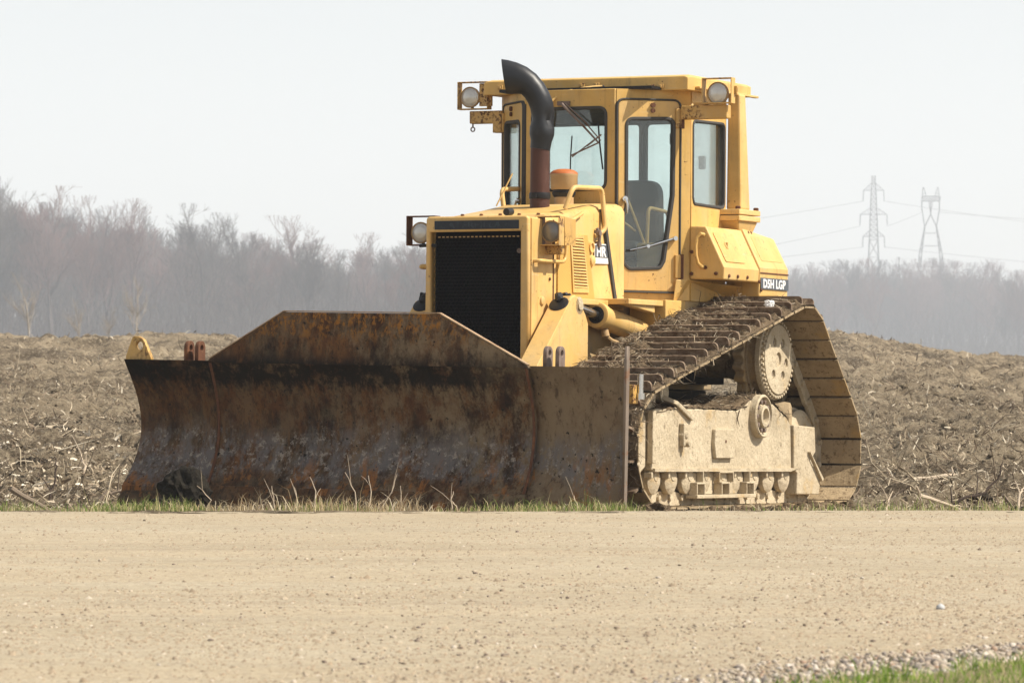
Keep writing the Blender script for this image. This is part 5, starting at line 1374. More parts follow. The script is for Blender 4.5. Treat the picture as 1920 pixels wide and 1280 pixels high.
# band of pale crushed stone along the near verge
n = 15000
x = rng.uniform(0.15, 3.2, n); w = 0.28 + 0.30*smooth(0.3, 1.2, x)*smooth(2.2, 1.3, x) + 0.35*(fbm(x*2.2, x*0, 2, 107)-0.5)
off = rng.uniform(-0.25, 1, n)
ye = grass_edge(x)+0.02; y = ye + off*(w*0.62+0.60*smooth(1.9, 0.9, x))
x = x - 0.30*np.clip(off, 0, 1)
sz = np.clip(rng.gamma(2.4, 0.0021, n), 0, 0.014)*(1.15-0.5*np.clip(off, 0, 1)) + 0.0035
keep = (rng.uniform(0, 1, n) < 1.05-0.95*np.clip(off, 0, 1)**1.2)
x, y, sz = x[keep], y[keep], sz[keep]
v, f = stones(np.stack([x, y, 0.083+0*x+rng.uniform(0, 0.006, len(x))], -1), sz, 0.2, True)
tag(np_mesh("crushed_stone", v, f, MT['gravel_pale']), "band of pale crushed stone edging the near grass", kind="stuff")
# one larger stone lying on the road
v, f = stones(np.array([[1.63, -16.75, road_z(1.63, -16.75)+0.0]]), np.array([0.019]), 0.35)
st = np_mesh("stone", v-np.array([1.63, -16.75, 0.085]), f, simple('grey fieldstone', (0.42, 0.42, 0.42), 0.8, 0, 0.2, 30, 0.3)); st.location = (1.63, -16.75, 0.085)
tag(st, "lone pale grey stone lying on the gravel near the grass corner", "stone")

# ---------------------------------------------------------------- grass
def blades(pos, h, w, lean, rngl=rng):
    n = len(pos)
    a = rngl.uniform(0, 2*np.pi, n); side = np.stack([np.cos(a), np.sin(a), 0*a], -1)
    b = rngl.uniform(0, 2*np.pi, n); ld = np.stack([np.cos(b), np.sin(b), 0*b], -1)*(lean*rngl.uniform(0.2, 1.0, n))[:, None]
    up = np.array([0, 0, 1.0])
    H = h[:, None]; W = (w/2)[:, None]
    p1 = pos + up*H*0.5 + ld*H*0.28; p2 = pos + up*H*(1-0.25*lean[:, None]) + ld*H*0.95
    v = np.empty((n, 5, 3))
    v[:, 0] = pos - side*W; v[:, 1] = pos + side*W; v[:, 2] = p1 - side*W*0.8; v[:, 3] = p1 + side*W*0.8; v[:, 4] = p2
    tri = np.array([[0, 1, 3], [0, 3, 2], [2, 3, 4]])
    return v.reshape(-1, 3), (np.arange(n)[:, None, None]*5 + tri[None]).reshape(-1, 3)
# far verge in front of the machine
n = 60000
x = rng.uniform(-7.5, 7.5, n); y = ROAD_Y1 - 0.03 + rng.beta(1.0, 2.8, n)*2.2
cl = fbm(x*1.7, y*2.2, 3, 111); px1 = x/(y+35)*9000+960
dens = np.interp(px1, [0, 200, 420, 640, 800, 1000, 1190, 1215, 1480, 1560, 1700, 1920], [0.8, 0.7, 0.30, 0.16, 0.22, 0.5, 0.7, 0.05, 0.06, 0.15, 0.18, 0.2])
keep = rng.uniform(0, 1, n) < dens*smooth(0.30, 0.55, cl)
x, y, cl = x[keep], y[keep], cl[keep]
pos = np.stack([x, y, field_z(x, y)-0.004], -1)
v, f = blades(pos, rng.gamma(4.0, 0.0135, len(x))*(0.45+1.0*cl)+0.010, rng.uniform(0.003, 0.0065, len(x)), rng.uniform(0.2, 1.3, len(x)))
tag(np_mesh("roadside_grass", v, f, MT['grass']), "short green and straw coloured grass along the far road edge", kind="stuff")
n = 30000
x = rng.uniform(-7.5, 7.5, n); y = ROAD_Y1 - 0.02 + rng.beta(1.3, 2.0, n)*2.2
px1 = x/(y+35)*9000+960
dens = np.interp(px1, [0, 220, 330, 450, 560, 760, 820, 1000, 1190, 1230, 1470, 1560, 1700, 1920], [0.35, 0.4, 0.8, 1.0, 1.0, 1.0, 0.7, 0.5, 0.5, 0.15, 0.35, 0.6, 0.5, 0.45])
tall = np.interp(px1, [0, 330, 480, 560, 700, 770, 850, 1920], [0.6, 0.8, 1.5, 1.3, 1.4, 1.8, 0.75, 0.6])
keep = rng.uniform(0, 1, n) < dens*smooth(0.25, 0.6, fbm(x*2.3, y*2.0, 3, 117))
x, y, tall = x[keep], y[keep], tall[keep]
v, f = blades(np.stack([x, y, field_z(x, y)-0.004], -1), (rng.gamma(4.0, 0.0145, len(x))+0.015)*tall, rng.uniform(0.003, 0.006, len(x)), rng.uniform(0.5, 1.8, len(x)))
tag(np_mesh("dead_grass", v, f, MT['straw']), "bleached dead grass tufts below the blade", kind="stuff")
# near verge, lush
n = 26000
x = rng.uniform(0.4, 5.0, n); ye = grass_edge(x); y = ye - rng.beta(0.9, 1.6, n)*3.2
cl = fbm(x*4, y*3, 3, 121)
keep = rng.uniform(0, 1, n) < smooth(0.22, 0.5, cl); x, y, cl = x[keep], y[keep], cl[keep]
v, f = blades(np.stack([x, y, 0.095+0*x], -1), rng.gamma(5.0, 0.0095, len(x))*(0.4+0.9*cl)+0.015, rng.uniform(0.0025, 0.005, len(x)), rng.uniform(0.4, 1.8, len(x)))
tag(np_mesh("verge_grass", v, f, MT['grass_green']), "lush spring grass on the near verge", kind="stuff")

# ---------------------------------------------------------------- field litter
def ribbons(pos, direc, length, width, bend=0.2):
    n = len(pos); d = direc/np.linalg.norm(direc, axis=1, keepdims=True)
    side = np.cross(d, rng.normal(size=(n, 3))); side /= np.linalg.norm(side, axis=1, keepdims=True); nr = np.cross(side, d)
    w = width[:, None]/2; L = length[:, None]; mid = pos + d*L*0.5 + nr*L*bend*rng.uniform(-1, 1, (n, 1)); end = pos + d*L
    v = np.empty((n, 6, 3)); v[:, 0] = pos+side*w; v[:, 1] = pos-side*w; v[:, 2] = mid+side*w; v[:, 3] = mid-side*w; v[:, 4] = end+side*w*0.5; v[:, 5] = end-side*w*0.5
    tri = np.array([[0, 1, 3], [0, 3, 2], [2, 3, 5], [2, 5, 4]])
    return v.reshape(-1, 3), (np.arange(n)[:, None, None]*6+tri[None]).reshape(-1, 3)
def scatter(n, d0, d1, spread=0.16):
    u = rng.uniform(0, 1, n); k = 1.6
    d = (d0**(-k) + u*(d1**(-k)-d0**(-k)))**(-1/k)
    t = rng.uniform(-spread, spread, n); return d*t, d-35, d, t
x, y, d, t = scatter(190000, 32.5, 118)
cl = fbm(x*0.8, y*0.8, 4, 131)
keep = rng.uniform(0, 1, len(x)) < 0.16+0.84*smooth(0.44, 0.58, cl); keep &= ~((np.abs(x-0.5) < 2.2) & (y < 1.2) & (y > -2.4))
keep &= ~(y < -3.2)
x, y, d = x[keep], y[keep], d[keep]
pos = np.stack([x, y, field_z(x, y)+0.004], -1)
dr = rng.normal(size=pos.shape); dr[:, 2] = np.abs(dr[:, 2])*0.8
MT['straw_litter'] = island_mat('straw and twig litter', [(0, (0.11, 0.08, 0.055)), (0.18, (0.22, 0.165, 0.115)), (0.42, (0.36, 0.285, 0.195)), (0.68, (0.50, 0.415, 0.30)), (0.88, (0.66, 0.58, 0.45))])
v, f = ribbons(pos, dr, np.clip(rng.gamma(1.5, 0.024, len(x))+0.014, 0, 0.16)*(d/38)**0.6, rng.uniform(0.003, 0.011, len(x))*(d/38)**0.9, 0.22)
tag(np_mesh("field_litter", v, f, MT['straw_litter']), "stalks, roots and twigs strewn over the cleared field", kind="stuff")
# tangles of long thin twigs
n = 5200
x, y, d, t = scatter(n, 33.0, 85)
keep = (rng.uniform(0, 1, n) < 0.15+0.85*smooth(0.46, 0.58, fbm(x*0.55, y*0.5, 3, 161))) & ~((np.abs(x-0.5) < 2.6) & (y < 1.6)) & (y > -2.9)
x, y, d = x[keep], y[keep], d[keep]
pos = np.stack([x, y, field_z(x, y)-0.01], -1); dr = rng.normal(size=pos.shape); dr[:, 2] = np.abs(dr[:, 2])*0.45
v, f = fibres(pos, dr, np.clip(rng.gamma(2.2, 0.11, len(x))+0.06, 0, 0.75), rng.uniform(0.004, 0.012, len(x))*(d/38)**0.5, 0.16)
tag(np_mesh("brushwood", v, f, MT['straw_litter']), "tangled thin brushwood matted over the field", kind="stuff")
# pale chips, thick beside the blade
n = 70000
x, y, d, t = scatter(n, 32.8, 75)
wgt = 1.1*np.exp(-((t+0.093)/0.030)**2)*np.exp(-((d-43.0)/6.0)**2)*(0.35+0.65*smooth(0.40, 0.55, fbm(x*1.1, y*0.6, 3, 145))) + 0.10*fbm(x*0.7, y*0.7, 3, 141) + 0.28*np.exp(-((t+0.1)/0.05)**2 - ((d-48)/8)**2)*smooth(0.4, 0.6, fbm(x*0.9, y*0.6, 3, 143))
keep = (rng.uniform(0, 1, n) < wgt*2.0) & ~((np.abs(x-0.5) < 2.2) & (y < 1.2)) & (y > -3.1)
x, y, d = x[keep], y[keep], d[keep]
pos = np.stack([x, y, field_z(x, y)+0.008], -1); dr = rng.normal(size=pos.shape); dr[:, 2] *= 0.3
v, f = ribbons(pos, dr, np.clip(rng.gamma(2.0, 0.022, len(x))+0.018, 0, 0.15), rng.uniform(0.007, 0.026, len(x)), 0.14)
tag(np_mesh("wood_chips", v, f, MT['chips']), "pale wood chips and bark spread beside the blade", kind="stuff")
# lumps of soil
x, y, d, t = scatter(16000, 33.2, 110)
keep = (rng.uniform(0, 1, len(x)) < smooth(0.45, 0.62, fbm(x*0.6, y*0.6, 3, 151))) & ~((np.abs(x-0.5) < 2.4) & (y < 1.4)) & (y > -2.6)
x, y, d = x[keep], y[keep], d[keep]
v, f = stones(np.stack([x, y, field_z(x, y)], -1), np.clip(rng.gamma(1.5, 0.011, len(x))+0.008, 0, 0.05)*(d/38)**0.3, 0.5)
tag(np_mesh("soil_lumps", v, f, soil_mat('broken field soil', (0.10, 0.078, 0.052), (0.19, 0.15, 0.10), (0.30, 0.24, 0.165))), "dark broken soil lumps across the field", kind="stuff")

# ---------------------------------------------------------------- single branches, stalks and clods
def world_at(px, py, y):
    d = y + 35.0
    return Vector(((px-960)/9000*d, y, 1 + (690-py)/9000*d))
def branch(name, y, pts, r, mat, label, cat, group=None, seg=7, twigs=0, depth=0.0):
    """pts: list of (pixel x, pixel y) across the picture at distance row y; the first point is the root"""
    P = [world_at(px, py, y + depth*i/(len(pts)-1)) for i, (px, py) in enumerate(pts)]
    base = P[0].copy(); g = float(field_z(base.x, base.y))
    lo = min(range(len(P)), key=lambda k: P[k].z - float(field_z(P[k].x, P[k].y)))
    dz = float(field_z(P[lo].x, P[lo].y)) - P[lo].z - 0.01
    P = [p + Vector((0, 0, dz)) for p in P]; base = P[0].copy()
    fine = [P[0]]
    for a, b in zip(P[:-1], P[1:]):
        for k in (1, 2, 3):
            q = a.lerp(b, k/3); fine.append(q + Vector((random.uniform(-1, 1), random.uniform(-1, 1), random.uniform(-0.6, 0.6)))*r*0.9)
    fine = [q - base for q in fine]
    rr = [r*(1-0.65*i/(len(fine)-1)) for i in range(len(fine))]
    m = MB(); m.tube(fine, rr, seg)
    o = m.build(name, mat, None, True); o.location = base
    for k in range(twigs):
        i = random.randint(2, len(fine)-2); q = fine[i]; dirn = (fine[i]-fine[i-1]).normalized()
        e = (dirn + Vector((random.uniform(-1, 1), random.uniform(-1, 1), random.uniform(-0.2, 1.2)))*0.9).normalized()*random.uniform(0.06, 0.22)
        mm = MB(); mm.tube([q, q+e*0.5+Vector((0, 0, 0.01)), q+e], [rr[i]*0.6, rr[i]*0.45, rr[i]*0.25], 5); mm.build("twig", mat, o, True)
    tag(o, label, cat, group); return o
random.seed(21)
BR = [
 (-2.3, [(20, 880), (95, 925), (130, 935)], 0.022, 'stick', "thick grey stick slanting down to the grass at the picture's edge", 1),
 (0.5, [(50, 750), (95, 758), (140, 772)], 0.016, 'stick', "straight grey stick lying on the soil amid the left-hand rubble", 1),
 (0.6, [(125, 748), (160, 752), (188, 768)], 0.014, 'stick', "curved grey branch arching over a soil hollow", 2),
 (0.3, [(172, 790), (200, 755), (232, 752), (250, 740)], 0.018, 'stick', "forked branch resting against the mound behind the blade wing", 3),
 (2.0, [(105, 745), (92, 762), (84, 760)], 0.010, 'stick_pale', "short bleached root poking out of the soil", 0),
 (4.0, [(155, 690), (162, 672), (150, 650), (142, 632)], 0.013, 'stick_pale', "tall bent pale twig standing above the far soil heap", 3),
 (1.2, [(92, 745), (100, 715), (108, 680), (102, 662)], 0.011, 'stick_dark', "upright reddish dark twig leaning in the rubble", 2),
 (-1.8, [(1725, 888), (1770, 900), (1822, 926)], 0.016, 'stick_pale', "long pale stick lying behind the machine's rear track", 1),
 (-1.6, [(1765, 915), (1800, 885), (1845, 870), (1872, 845), (1880, 815)], 0.013, 'stick_dark', "dark bent branch rising to a knob end beside the field edge", 4),
 (-0.6, [(1880, 812), (1900, 838), (1920, 850)], 0.013, 'stick', "grey stick leaning down from the knobbed branch", 1),
 (-1.0, [(1625, 885), (1655, 862), (1695, 838)], 0.008, 'stick_dark', "thin dark twig arcing out beside the rear track", 1),
 (-2.0, [(1718, 888), (1728, 915), (1738, 945)], 0.009, 'stick_pale', "crooked pale stem dropping to the verge", 1),
 (-2.1, [(1905, 935), (1910, 890), (1922, 880)], 0.012, 'stick_pale', "bleached hooked root at the field edge", 1),
 (-2.0, [(1660, 945), (1664, 925), (1672, 900)], 0.009, 'stick_pale', "short forked pale twig standing in the verge", 2),
 (6.0, [(1700, 760), (1760, 752), (1800, 748)], 0.030, 'stick_pale', "weathered pale log lying far out on the soil", 1),
]
for y, pts, r, mt, lab, tw in BR:
    branch("branch", y, pts, r, MT[mt], lab, "branch", "branches strewn over the field", twigs=tw, depth=0.15)
ST = [  # dead weed stalks in front of the blade
 [(668, 925), (665, 880), (648, 842)], [(690, 925), (695, 880), (692, 850)], [(705, 925), (735, 880), (745, 846)], [(700, 922), (712, 900), (722, 890)],
 [(590, 930), (592, 885), (580, 858)], [(512, 925), (514, 900), (510, 870)], [(555, 928), (556, 900), (553, 875)], [(748, 925), (752, 900), (750, 868)],
 [(850, 925), (846, 895), (850, 880)], [(865, 928), (855, 910), (848, 900)], [(470, 930), (485, 915), (500, 905)], [(380, 935), (395, 905), (370, 878)],
 [(1052, 930), (1056, 915), (1060, 905)], [(1088, 930), (1080, 905), (1075, 890)],
]
LS = ["tallest pale weed stalk bent left in front of the blade centre", "straight slender stalk beside the tallest weed before the blade", "long curved stalk leaning right before the blade centre", "short kinked stalk at the foot of the long curved one",
      "bent stalk standing left of the blade centre", "thin upright stalk before the blade's rusty patch", "small forked stalk between two taller weeds before the blade", "fine stalk rising from the thickest straw tuft",
      "hooked stalk right of the straw tuft", "low slanting stalk right of the straw tuft", "stalk lying nearly flat below the blade's left joint", "crossed thin stalks before the left wing's soil clod",
      "tiny stalk below the right wing's middle", "bare stalk beside the green grass under the right wing"]
for pts, lab in zip(ST, LS):
    o = branch("weed_stalk", -3.75, pts, 0.0055, MT['stick_pale'], lab, "weed stalk", "dead weed stalks before the blade", seg=5, twigs=1, depth=0.03)
MT['hollow_shade'] = soil_mat('dark soil for shaded hollows', (0.026, 0.021, 0.016), (0.058, 0.046, 0.033), (0.12, 0.095, 0.068))  # darkness of the hollows put into the soil colour
# soil clod lodged in the wing and under the track
def clod(name, loc, size, label, mat, seed, cat="soil clod", squash=0.8):
    import bmesh
    bm = bmesh.new(); bmesh.ops.create_icosphere(bm, subdivisions=4, radius=1.0)
    for v in bm.verts:
        c = v.co.copy()
        n = float(fbm(np.array([c.x*1.6+seed]), np.array([c.y*1.6+c.z*1.3]), 4, seed)[0]) - 0.5
        n2 = float(fbm(np.array([c.x*6+c.z*5]), np.array([c.y*6-c.z*4]), 3, seed+7)[0]) - 0.5
        v.co = Vector((c.x*size[0], c.y*size[1], c.z*size[2]))*(1 + n*0.9 + n2*0.55)
    me = bpy.data.meshes.new(name); bm.to_mesh(me); bm.free()
    o = link_mesh(name, me, mat); o.location = loc
    return tag(o, label, cat)
c = world_at(345, 893, -2.85)
clod("soil_clod", (c.x, -2.62, 0.17), (0.15, 0.13, 0.16), "black soil clod stuck low against the blade's left wing", MT['black_soil'], 3)
c = world_at(315, 918, -3.0)
clod("soil_clod", (c.x-0.02, -2.95, 0.08), (0.13, 0.08, 0.06), "flat black soil lump on the ground under the left wing", MT['black_soil'], 5)
c = world_at(235, 855, -1.3)
clod("soil_clod", (c.x, -0.6, float(field_z(c.x, -0.6))+0.06), (0.10, 0.09, 0.06), "black soil lump in the wood chips next to the blade's wing", MT['black_soil'], 8)
clod("soil_clod", (0.98, -2.63, 0.02), (0.13, 0.09, 0.07), "brown root-matted clod in front of the track's nose", MT['clod'], 11)
for px, py, yy_, sz_, lab, sd in ((112, 728, 14.0, (0.20, 0.12, 0.09), "dark soil lump for a shaded hollow on the slope above the straight grey stick", 31), (62, 775, 8.0, (0.16, 0.12, 0.07), "dark soil lump for a shaded hollow below the straight grey stick", 37), (150, 735, 13.0, (0.12, 0.10, 0.05), "smaller dark lump for a shaded hollow beside the one on the slope", 41),
        (170, 872, 2.6, (0.14, 0.10, 0.05), "flat dark soil patch for a shaded hollow among the pale wood chips", 43), (1716, 790, 7.5, (0.12, 0.10, 0.06), "dark soil lump for a shaded hollow behind the rear track, out in the litter", 47), (1840, 898, 0.4, (0.12, 0.09, 0.05), "dark soil lump for a shaded hollow beneath the knobbed branch", 53), (1915, 938, -1.6, (0.10, 0.08, 0.06), "dark soil lump for a shaded hollow at the field edge by the hooked root", 59)):
    c = world_at(px, py, yy_)
    clod("soil_clod", (c.x, yy_, float(field_z(c.x, yy_))+sz_[2]*0.2), tuple(0.8*q for q in sz_), lab, MT['hollow_shade'], sd)  # flattened dark lumps stand in for shaded hollows in the field
# soil squeezed out beside the track
n = 900
lx = rng.uniform(-1.7, 1.95, n); ly = 1.50 + rng.gamma(1.5, 0.07, n)*rng.choice([-0.3, 1.0], n)
P_ = np.array([list(dozer.matrix_basis @ Vector((a_, b_, 0))) for a_, b_ in zip(lx, ly)])
P_[:, 2] = field_z(P_[:, 0], P_[:, 1])
v, f = stones(P_, np.clip(rng.gamma(1.6, 0.010, n)+0.006, 0, 0.045), 0.4)
tag(np_mesh("track_spoil", v, f, MT['clod']), "dark crumbs of soil squeezed out along the track", kind="stuff")
# white scrap caught on the upper track
q = dozer.matrix_basis @ Vector((-0.66, 1.36, 1.475))
c = clod("paper_scrap", q, (0.035, 0.025, 0.03), "crumpled white scrap caught on top of the rear track", MT['white'], 17, "scrap")

# ---------------------------------------------------------------- bare trees
def tree_segments(rs, height, spread=0.5, levels=4, lean=0.05, fine=1.0):
    """list of (p0,p1,r0,r1,level)"""
    out = []
    def grow(p, d, L, r, lev):
        nseg = 4 if lev == 0 else 3
        q = p.copy(); dirn = d.copy(); rr = r
        pts = [(q.copy(), rr)]
        for i in range(nseg):
            dirn = (dirn + Vector((rs.gauss(0, 1), rs.gauss(0, 1), 0.5 if lev else 0.6))*(0.05 if lev == 0 else 0.13)).normalized()
            q2 = q + dirn*(L/nseg); r2 = rr*(0.80 if lev else 0.82)
            out.append((q.copy(), q2.copy(), rr, r2, lev)); q = q2; rr = r2; pts.append((q.copy(), rr))
        if lev >= levels: return
        nb = (9 if lev == 0 else (7 if lev == 1 else 5))
        nb = max(2, int(nb*fine*(0.8 if lev >= 2 else 1)))
        for k in range(nb):
            s = rs.uniform(0.26 if lev == 0 else 0.2, 1.0)
            i = min(int(s*nseg), nseg-1); f = s*nseg-i
            bp = pts[i][0].lerp(pts[i+1][0], f); br = pts[i][1]*(1-f)+pts[i+1][1]*f
            a = rs.uniform(0, 2*math.pi)
            lat = Vector((math.cos(a), math.sin(a), 0)); lat = (lat - dirn*lat.dot(dirn)).normalized()
            ang = rs.uniform(0.35, 0.85)*(0.8 + spread)
            nd = (dirn*math.cos(ang) + lat*math.sin(ang) + Vector((0, 0, 0.18))).normalized()
            grow(bp, nd, L*rs.uniform(0.42, 0.66)*(1.15-0.5*s if lev == 0 else 1), br*rs.uniform(0.48, 0.68), lev+1)
        grow(q, (dirn+Vector((rs.gauss(0, .2), rs.gauss(0, .2), .2))).normalized(), L*0.5, rr*0.9, lev+1)
    grow(Vector((0, 0, 0)), Vector((rs.gauss(0, lean), rs.gauss(0, lean), 1)).normalized(), height*0.52, height*0.0165, 0)
    zs_ = sorted(s[1].z for s in out); zmax = zs_[int(len(zs_)*0.985)]
    k = height/zmax
    out = [s for s in out if s[1].z <= zmax*1.03 and s[1].z > 0]
    return [(a*k, b*k, max(r0*k, 0.001*height), max(r1*k, 0.0007*height), l) for a, b, r0, r1, l in out]
def seg_arrays(segs):
    a = np.array([s[0] for s in segs]); b = np.array([s[1] for s in segs]); r0 = np.array([s[2] for s in segs]); r1 = np.array([s[3] for s in segs])
    d = b-a; d /= np.linalg.norm(d, axis=1, keepdims=True)+1e-9
    h = np.where(np.abs(d[:, 2:3]) < 0.9, np.array([[0, 0, 1.0]]), np.array([[1.0, 0, 0]]))
    u = np.cross(d, h); u /= np.linalg.norm(u, axis=1, keepdims=True); w = np.cross(d, u)
    n = len(segs); v = np.empty((n, 6, 3))
    for k in range(3):
        an = 2*math.pi*k/3; off = u*math.cos(an)+w*math.sin(an)
        v[:, k] = a + off*r0[:, None]; v[:, 3+k] = b + off*r1[:, None]
    q = np.array([[0, 1, 4, 3], [1, 2, 5, 4], [2, 0, 3, 5]])
    return v.reshape(-1, 3), (np.arange(n)[:, None, None]*6+q[None]).reshape(-1, 4)
MT['bark'] = simple('grey brown bark', (0.075, 0.060, 0.055), 0.95, 0, 0.3, 0.6, 0.2, second=(0.12, 0.095, 0.085))
MT['bark_red'] = simple('reddish budding twigs', (0.15, 0.085, 0.078), 0.95, 0, 0.25, 0.6, 0.1)
MT['bark_pale'] = simple('pale smooth bark', (0.30, 0.26, 0.215), 0.9, 0, 0.2, 0.8, 0.1)
def make_proto(seed, h, spread, mat_t, mat_c, levels=4, fine=1.0):
    rs = random.Random(seed); segs = tree_segments(rs, h, spread, levels, 0.04, fine)
    tr = [s for s in segs if s[4] <= 1]; cr = [s for s in segs if s[4] > 1]
    ms = []
    for nm, ss_, mt in (("trunk", tr, mat_t), ("crown", cr, mat_c)):
        v, f = seg_arrays(ss_)
        me = bpy.data.meshes.new(nm); me.from_pydata(v.tolist(), [], f.tolist()); me.update(); me.materials.append(mt); ms.append(me)
    return ms
protos = [make_proto(100+i, 20.0, sp, MT['bark'], MT['bark_red'] if i in (1, 2, 5, 6) else MT['bark'], 4, fi) for i, (sp, fi) in enumerate(((0.15, 1.15), (0.35, 1.1), (0.25, 1.2), (0.1, 1.1), (0.45, 1.15), (0.3, 1.2), (0.2, 1.1), (0.05, 1.2)))]
pale = [make_proto(200+i, 8.0, 0.25, MT['bark_pale'], MT['bark_pale'], 3, 0.9) for i in range(2)]
def tree(name, pi, px, d, top_px, label, group, rot=None, bank=protos):
    """height from the height of its top in the picture, at distance d"""
    x = (px-960)/9000*d; y = d-35; z = float(field_z(x, y))-0.1
    H = 1 + (690-top_px)/9000*d - z
    me_t, me_c = bank[pi % len(bank)]
    h0 = 20.0 if bank is protos else 8.0
    o = empty(name, (x, y, z), (0, 0, rot if rot is not None else random.uniform(0, 6.28)))
    k = H/h0; o.scale = (k*random.uniform(0.9, 1.15), k*random.uniform(0.9, 1.15), k)
    for nm, me in (("trunk", me_t), ("crown", me_c)):
        c = bpy.data.objects.new(nm, me); col.objects.link(c); c.parent = o
    tag(o, label, "tree", group)
    return o
sky_px = [-260, -100, 0, 60, 120, 190, 260, 300, 330, 380, 430, 480, 540, 600, 660, 720, 780, 850, 950, 1050, 1200, 1350, 1450, 1500, 1560, 1620, 1700, 1760, 1830, 1920, 2050, 2200]
sky_py = [330, 335, 345, 372, 368, 385, 395, 430, 425, 405, 440, 425, 440, 455, 460, 455, 455, 465, 475, 480, 490, 494, 498, 498, 484, 480, 483, 480, 490, 496, 498, 494]
def skyline(px): return float(np.interp(px, sky_px, sky_py))
random.seed(77)
# prominent trees that stand out against the sky
PROM = [(8, 470, 338, 0, "tallest bare tree at the wood's outer end, rising highest into the sky"), (250, 480, 378, 1, "wide-crowned bare tree rising above the wood beside its dip"), (385, 485, 388, 4, "broad bare tree with an open fan crown above the wood"),
        (455, 500, 405, 3, "slim bare tree topping the wood between two broad ones"), (548, 510, 408, 2, "single rounded bare tree rising above the wood over the blade"), (100, 470, 355, 5, "bare tree with dense upright top in the high part of the wood"),
        (160, 475, 372, 6, "bare tree on the falling shoulder of the high wood"), (690, 540, 440, 1, "bare tree with clear trunk just short of the machine's headlamp"), (770, 545, 438, 4, "bare tree right behind the machine's front headlamp")]
KD = 2.1      # how far back the woods stand
for px, d, tp, pi, lab in PROM: tree("bare_tree", pi, px, d*KD, tp, lab, "trees that top the hazy wood")
# the wood left of the machine and the one to its right: trees nobody could tell apart
for k in range(52):
    px = -230 + 1080*(k+random.random())/52; d = random.uniform(470, 580)*KD
    tree("bare_tree", random.randint(0, 7), px, d, skyline(px) + random.uniform(0, 55), "bare grey tree among many in the hazy wood on the blade's side", "trees of the wood on the blade's side")
for k in range(44):
    px = 1390 + 760*(k+random.random())/44; d = random.uniform(760, 900)*KD
    tree("bare_tree", random.randint(0, 7), px, d, skyline(px) + random.uniform(0, 30), "bare bluish tree among many in the distant wood below the pylons", "trees of the wood below the pylons")
for px, d, tp, lab in ((55, 330, 512, "pale slender young tree before the wood, nearest the picture's edge"), (258, 330, 520, "pale spreading young tree before the wood, above the lifting lug"), (150, 345, 560, "small pale sapling between the two larger young trees"), (205, 340, 575, "thin pale sapling close to the spreading young tree")):
    tree("young_tree", 0 if px != 258 else 1, px, d, tp, lab, "pale young trees before the wood", bank=pale)
# the mass of the wood behind and between
bank_col = bpy.data.collections.new("tree bank")          # not linked: only instanced
for i, (me_t, me_c) in enumerate(protos):
    vs_ = [v.co for v in me_t.vertices] + [v.co for v in me_c.vertices]; nt = len(me_t.vertices)
    fs_ = [tuple(p.vertices) for p in me_t.polygons] + [tuple(nt+q for q in p.vertices) for p in me_c.polygons]
    me = bpy.data.meshes.new("whole_tree"); me.from_pydata(vs_, [], fs_); me.update(); me.materials.append(MT['bark_red'] if i in (1, 2, 5, 6) else MT['bark'])
    bank_col.objects.link(bpy.data.objects.new("whole_tree", me))
def wood_nodes():
    ng = bpy.data.node_groups.new("wood", 'GeometryNodeTree')
    ng.interface.new_socket("Geometry", in_out='INPUT', socket_type='NodeSocketGeometry'); ng.interface.new_socket("Geometry", in_out='OUTPUT', socket_type='NodeSocketGeometry')
    N = ng.nodes; gi = N.new("NodeGroupInput"); go = N.new("NodeGroupOutput"); ip = N.new("GeometryNodeInstanceOnPoints"); ci = N.new("GeometryNodeCollectionInfo")
    ci.inputs["Collection"].default_value = bank_col; ci.inputs["Separate Children"].default_value = True; ci.inputs["Reset Children"].default_value = True
    ip.inputs["Pick Instance"].default_value = True
    def attr(nm, typ):
        a_ = N.new("GeometryNodeInputNamedAttribute"); a_.data_type = typ; a_.inputs["Name"].default_value = nm; return a_.outputs["Attribute"]
    L_ = ng.links
    L_.new(gi.outputs[0], ip.inputs["Points"]); L_.new(ci.outputs[0], ip.inputs["Instance"]); L_.new(attr("which", 'INT'), ip.inputs["Instance Index"])
    L_.new(attr("turn", 'FLOAT_VECTOR'), ip.inputs["Rotation"]); L_.new(attr("size", 'FLOAT_VECTOR'), ip.inputs["Scale"]); L_.new(ip.outputs[0], go.inputs[0])
    return ng
WOOD = wood_nodes()
def wood_mass(name, label, px0, px1, d0, d1, n, drop, seed):
    rs = random.Random(seed); P = []; Wc = []; Tn = []; Sz = []
    for k in range(n):
        px = px0 + (px1-px0)*(k+rs.random())/n; d = rs.uniform(d0, d1)*KD
        x = (px-960)/9000*d; y = d-35; z = float(field_z(x, y))-0.1
        H = 1 + (690-(skyline(px)+rs.uniform(drop, drop+70)))/9000*d - z
        P.append((x, y, z)); Wc.append(rs.randrange(8)); Tn.append((0, 0, rs.uniform(0, 6.28))); w = rs.uniform(0.9, 1.25)*H/20; Sz.append((w, w, H/20))
    me = bpy.data.meshes.new(name); me.from_pydata(P, [], [])
    me.attributes.new("which", 'INT', 'POINT').data.foreach_set("value", Wc)
    me.attributes.new("turn", 'FLOAT_VECTOR', 'POINT').data.foreach_set("vector", [q for t_ in Tn for q in t_])
    me.attributes.new("size", 'FLOAT_VECTOR', 'POINT').data.foreach_set("vector", [q for t_ in Sz for q in t_])
    o = bpy.data.objects.new(name, me); col.objects.link(o)
    md = o.modifiers.new("trees", 'NODES'); md.node_group = WOOD
    return tag(o, label, kind="stuff")
wood_mass("woodland", "hazy mass of bare trees behind the blade", -300, 1000, 575, 720, 210, 10, 301)
wood_mass("woodland", "distant bluish mass of bare trees below the pylons", 1000, 2250, 890, 1030, 200, 4, 402)
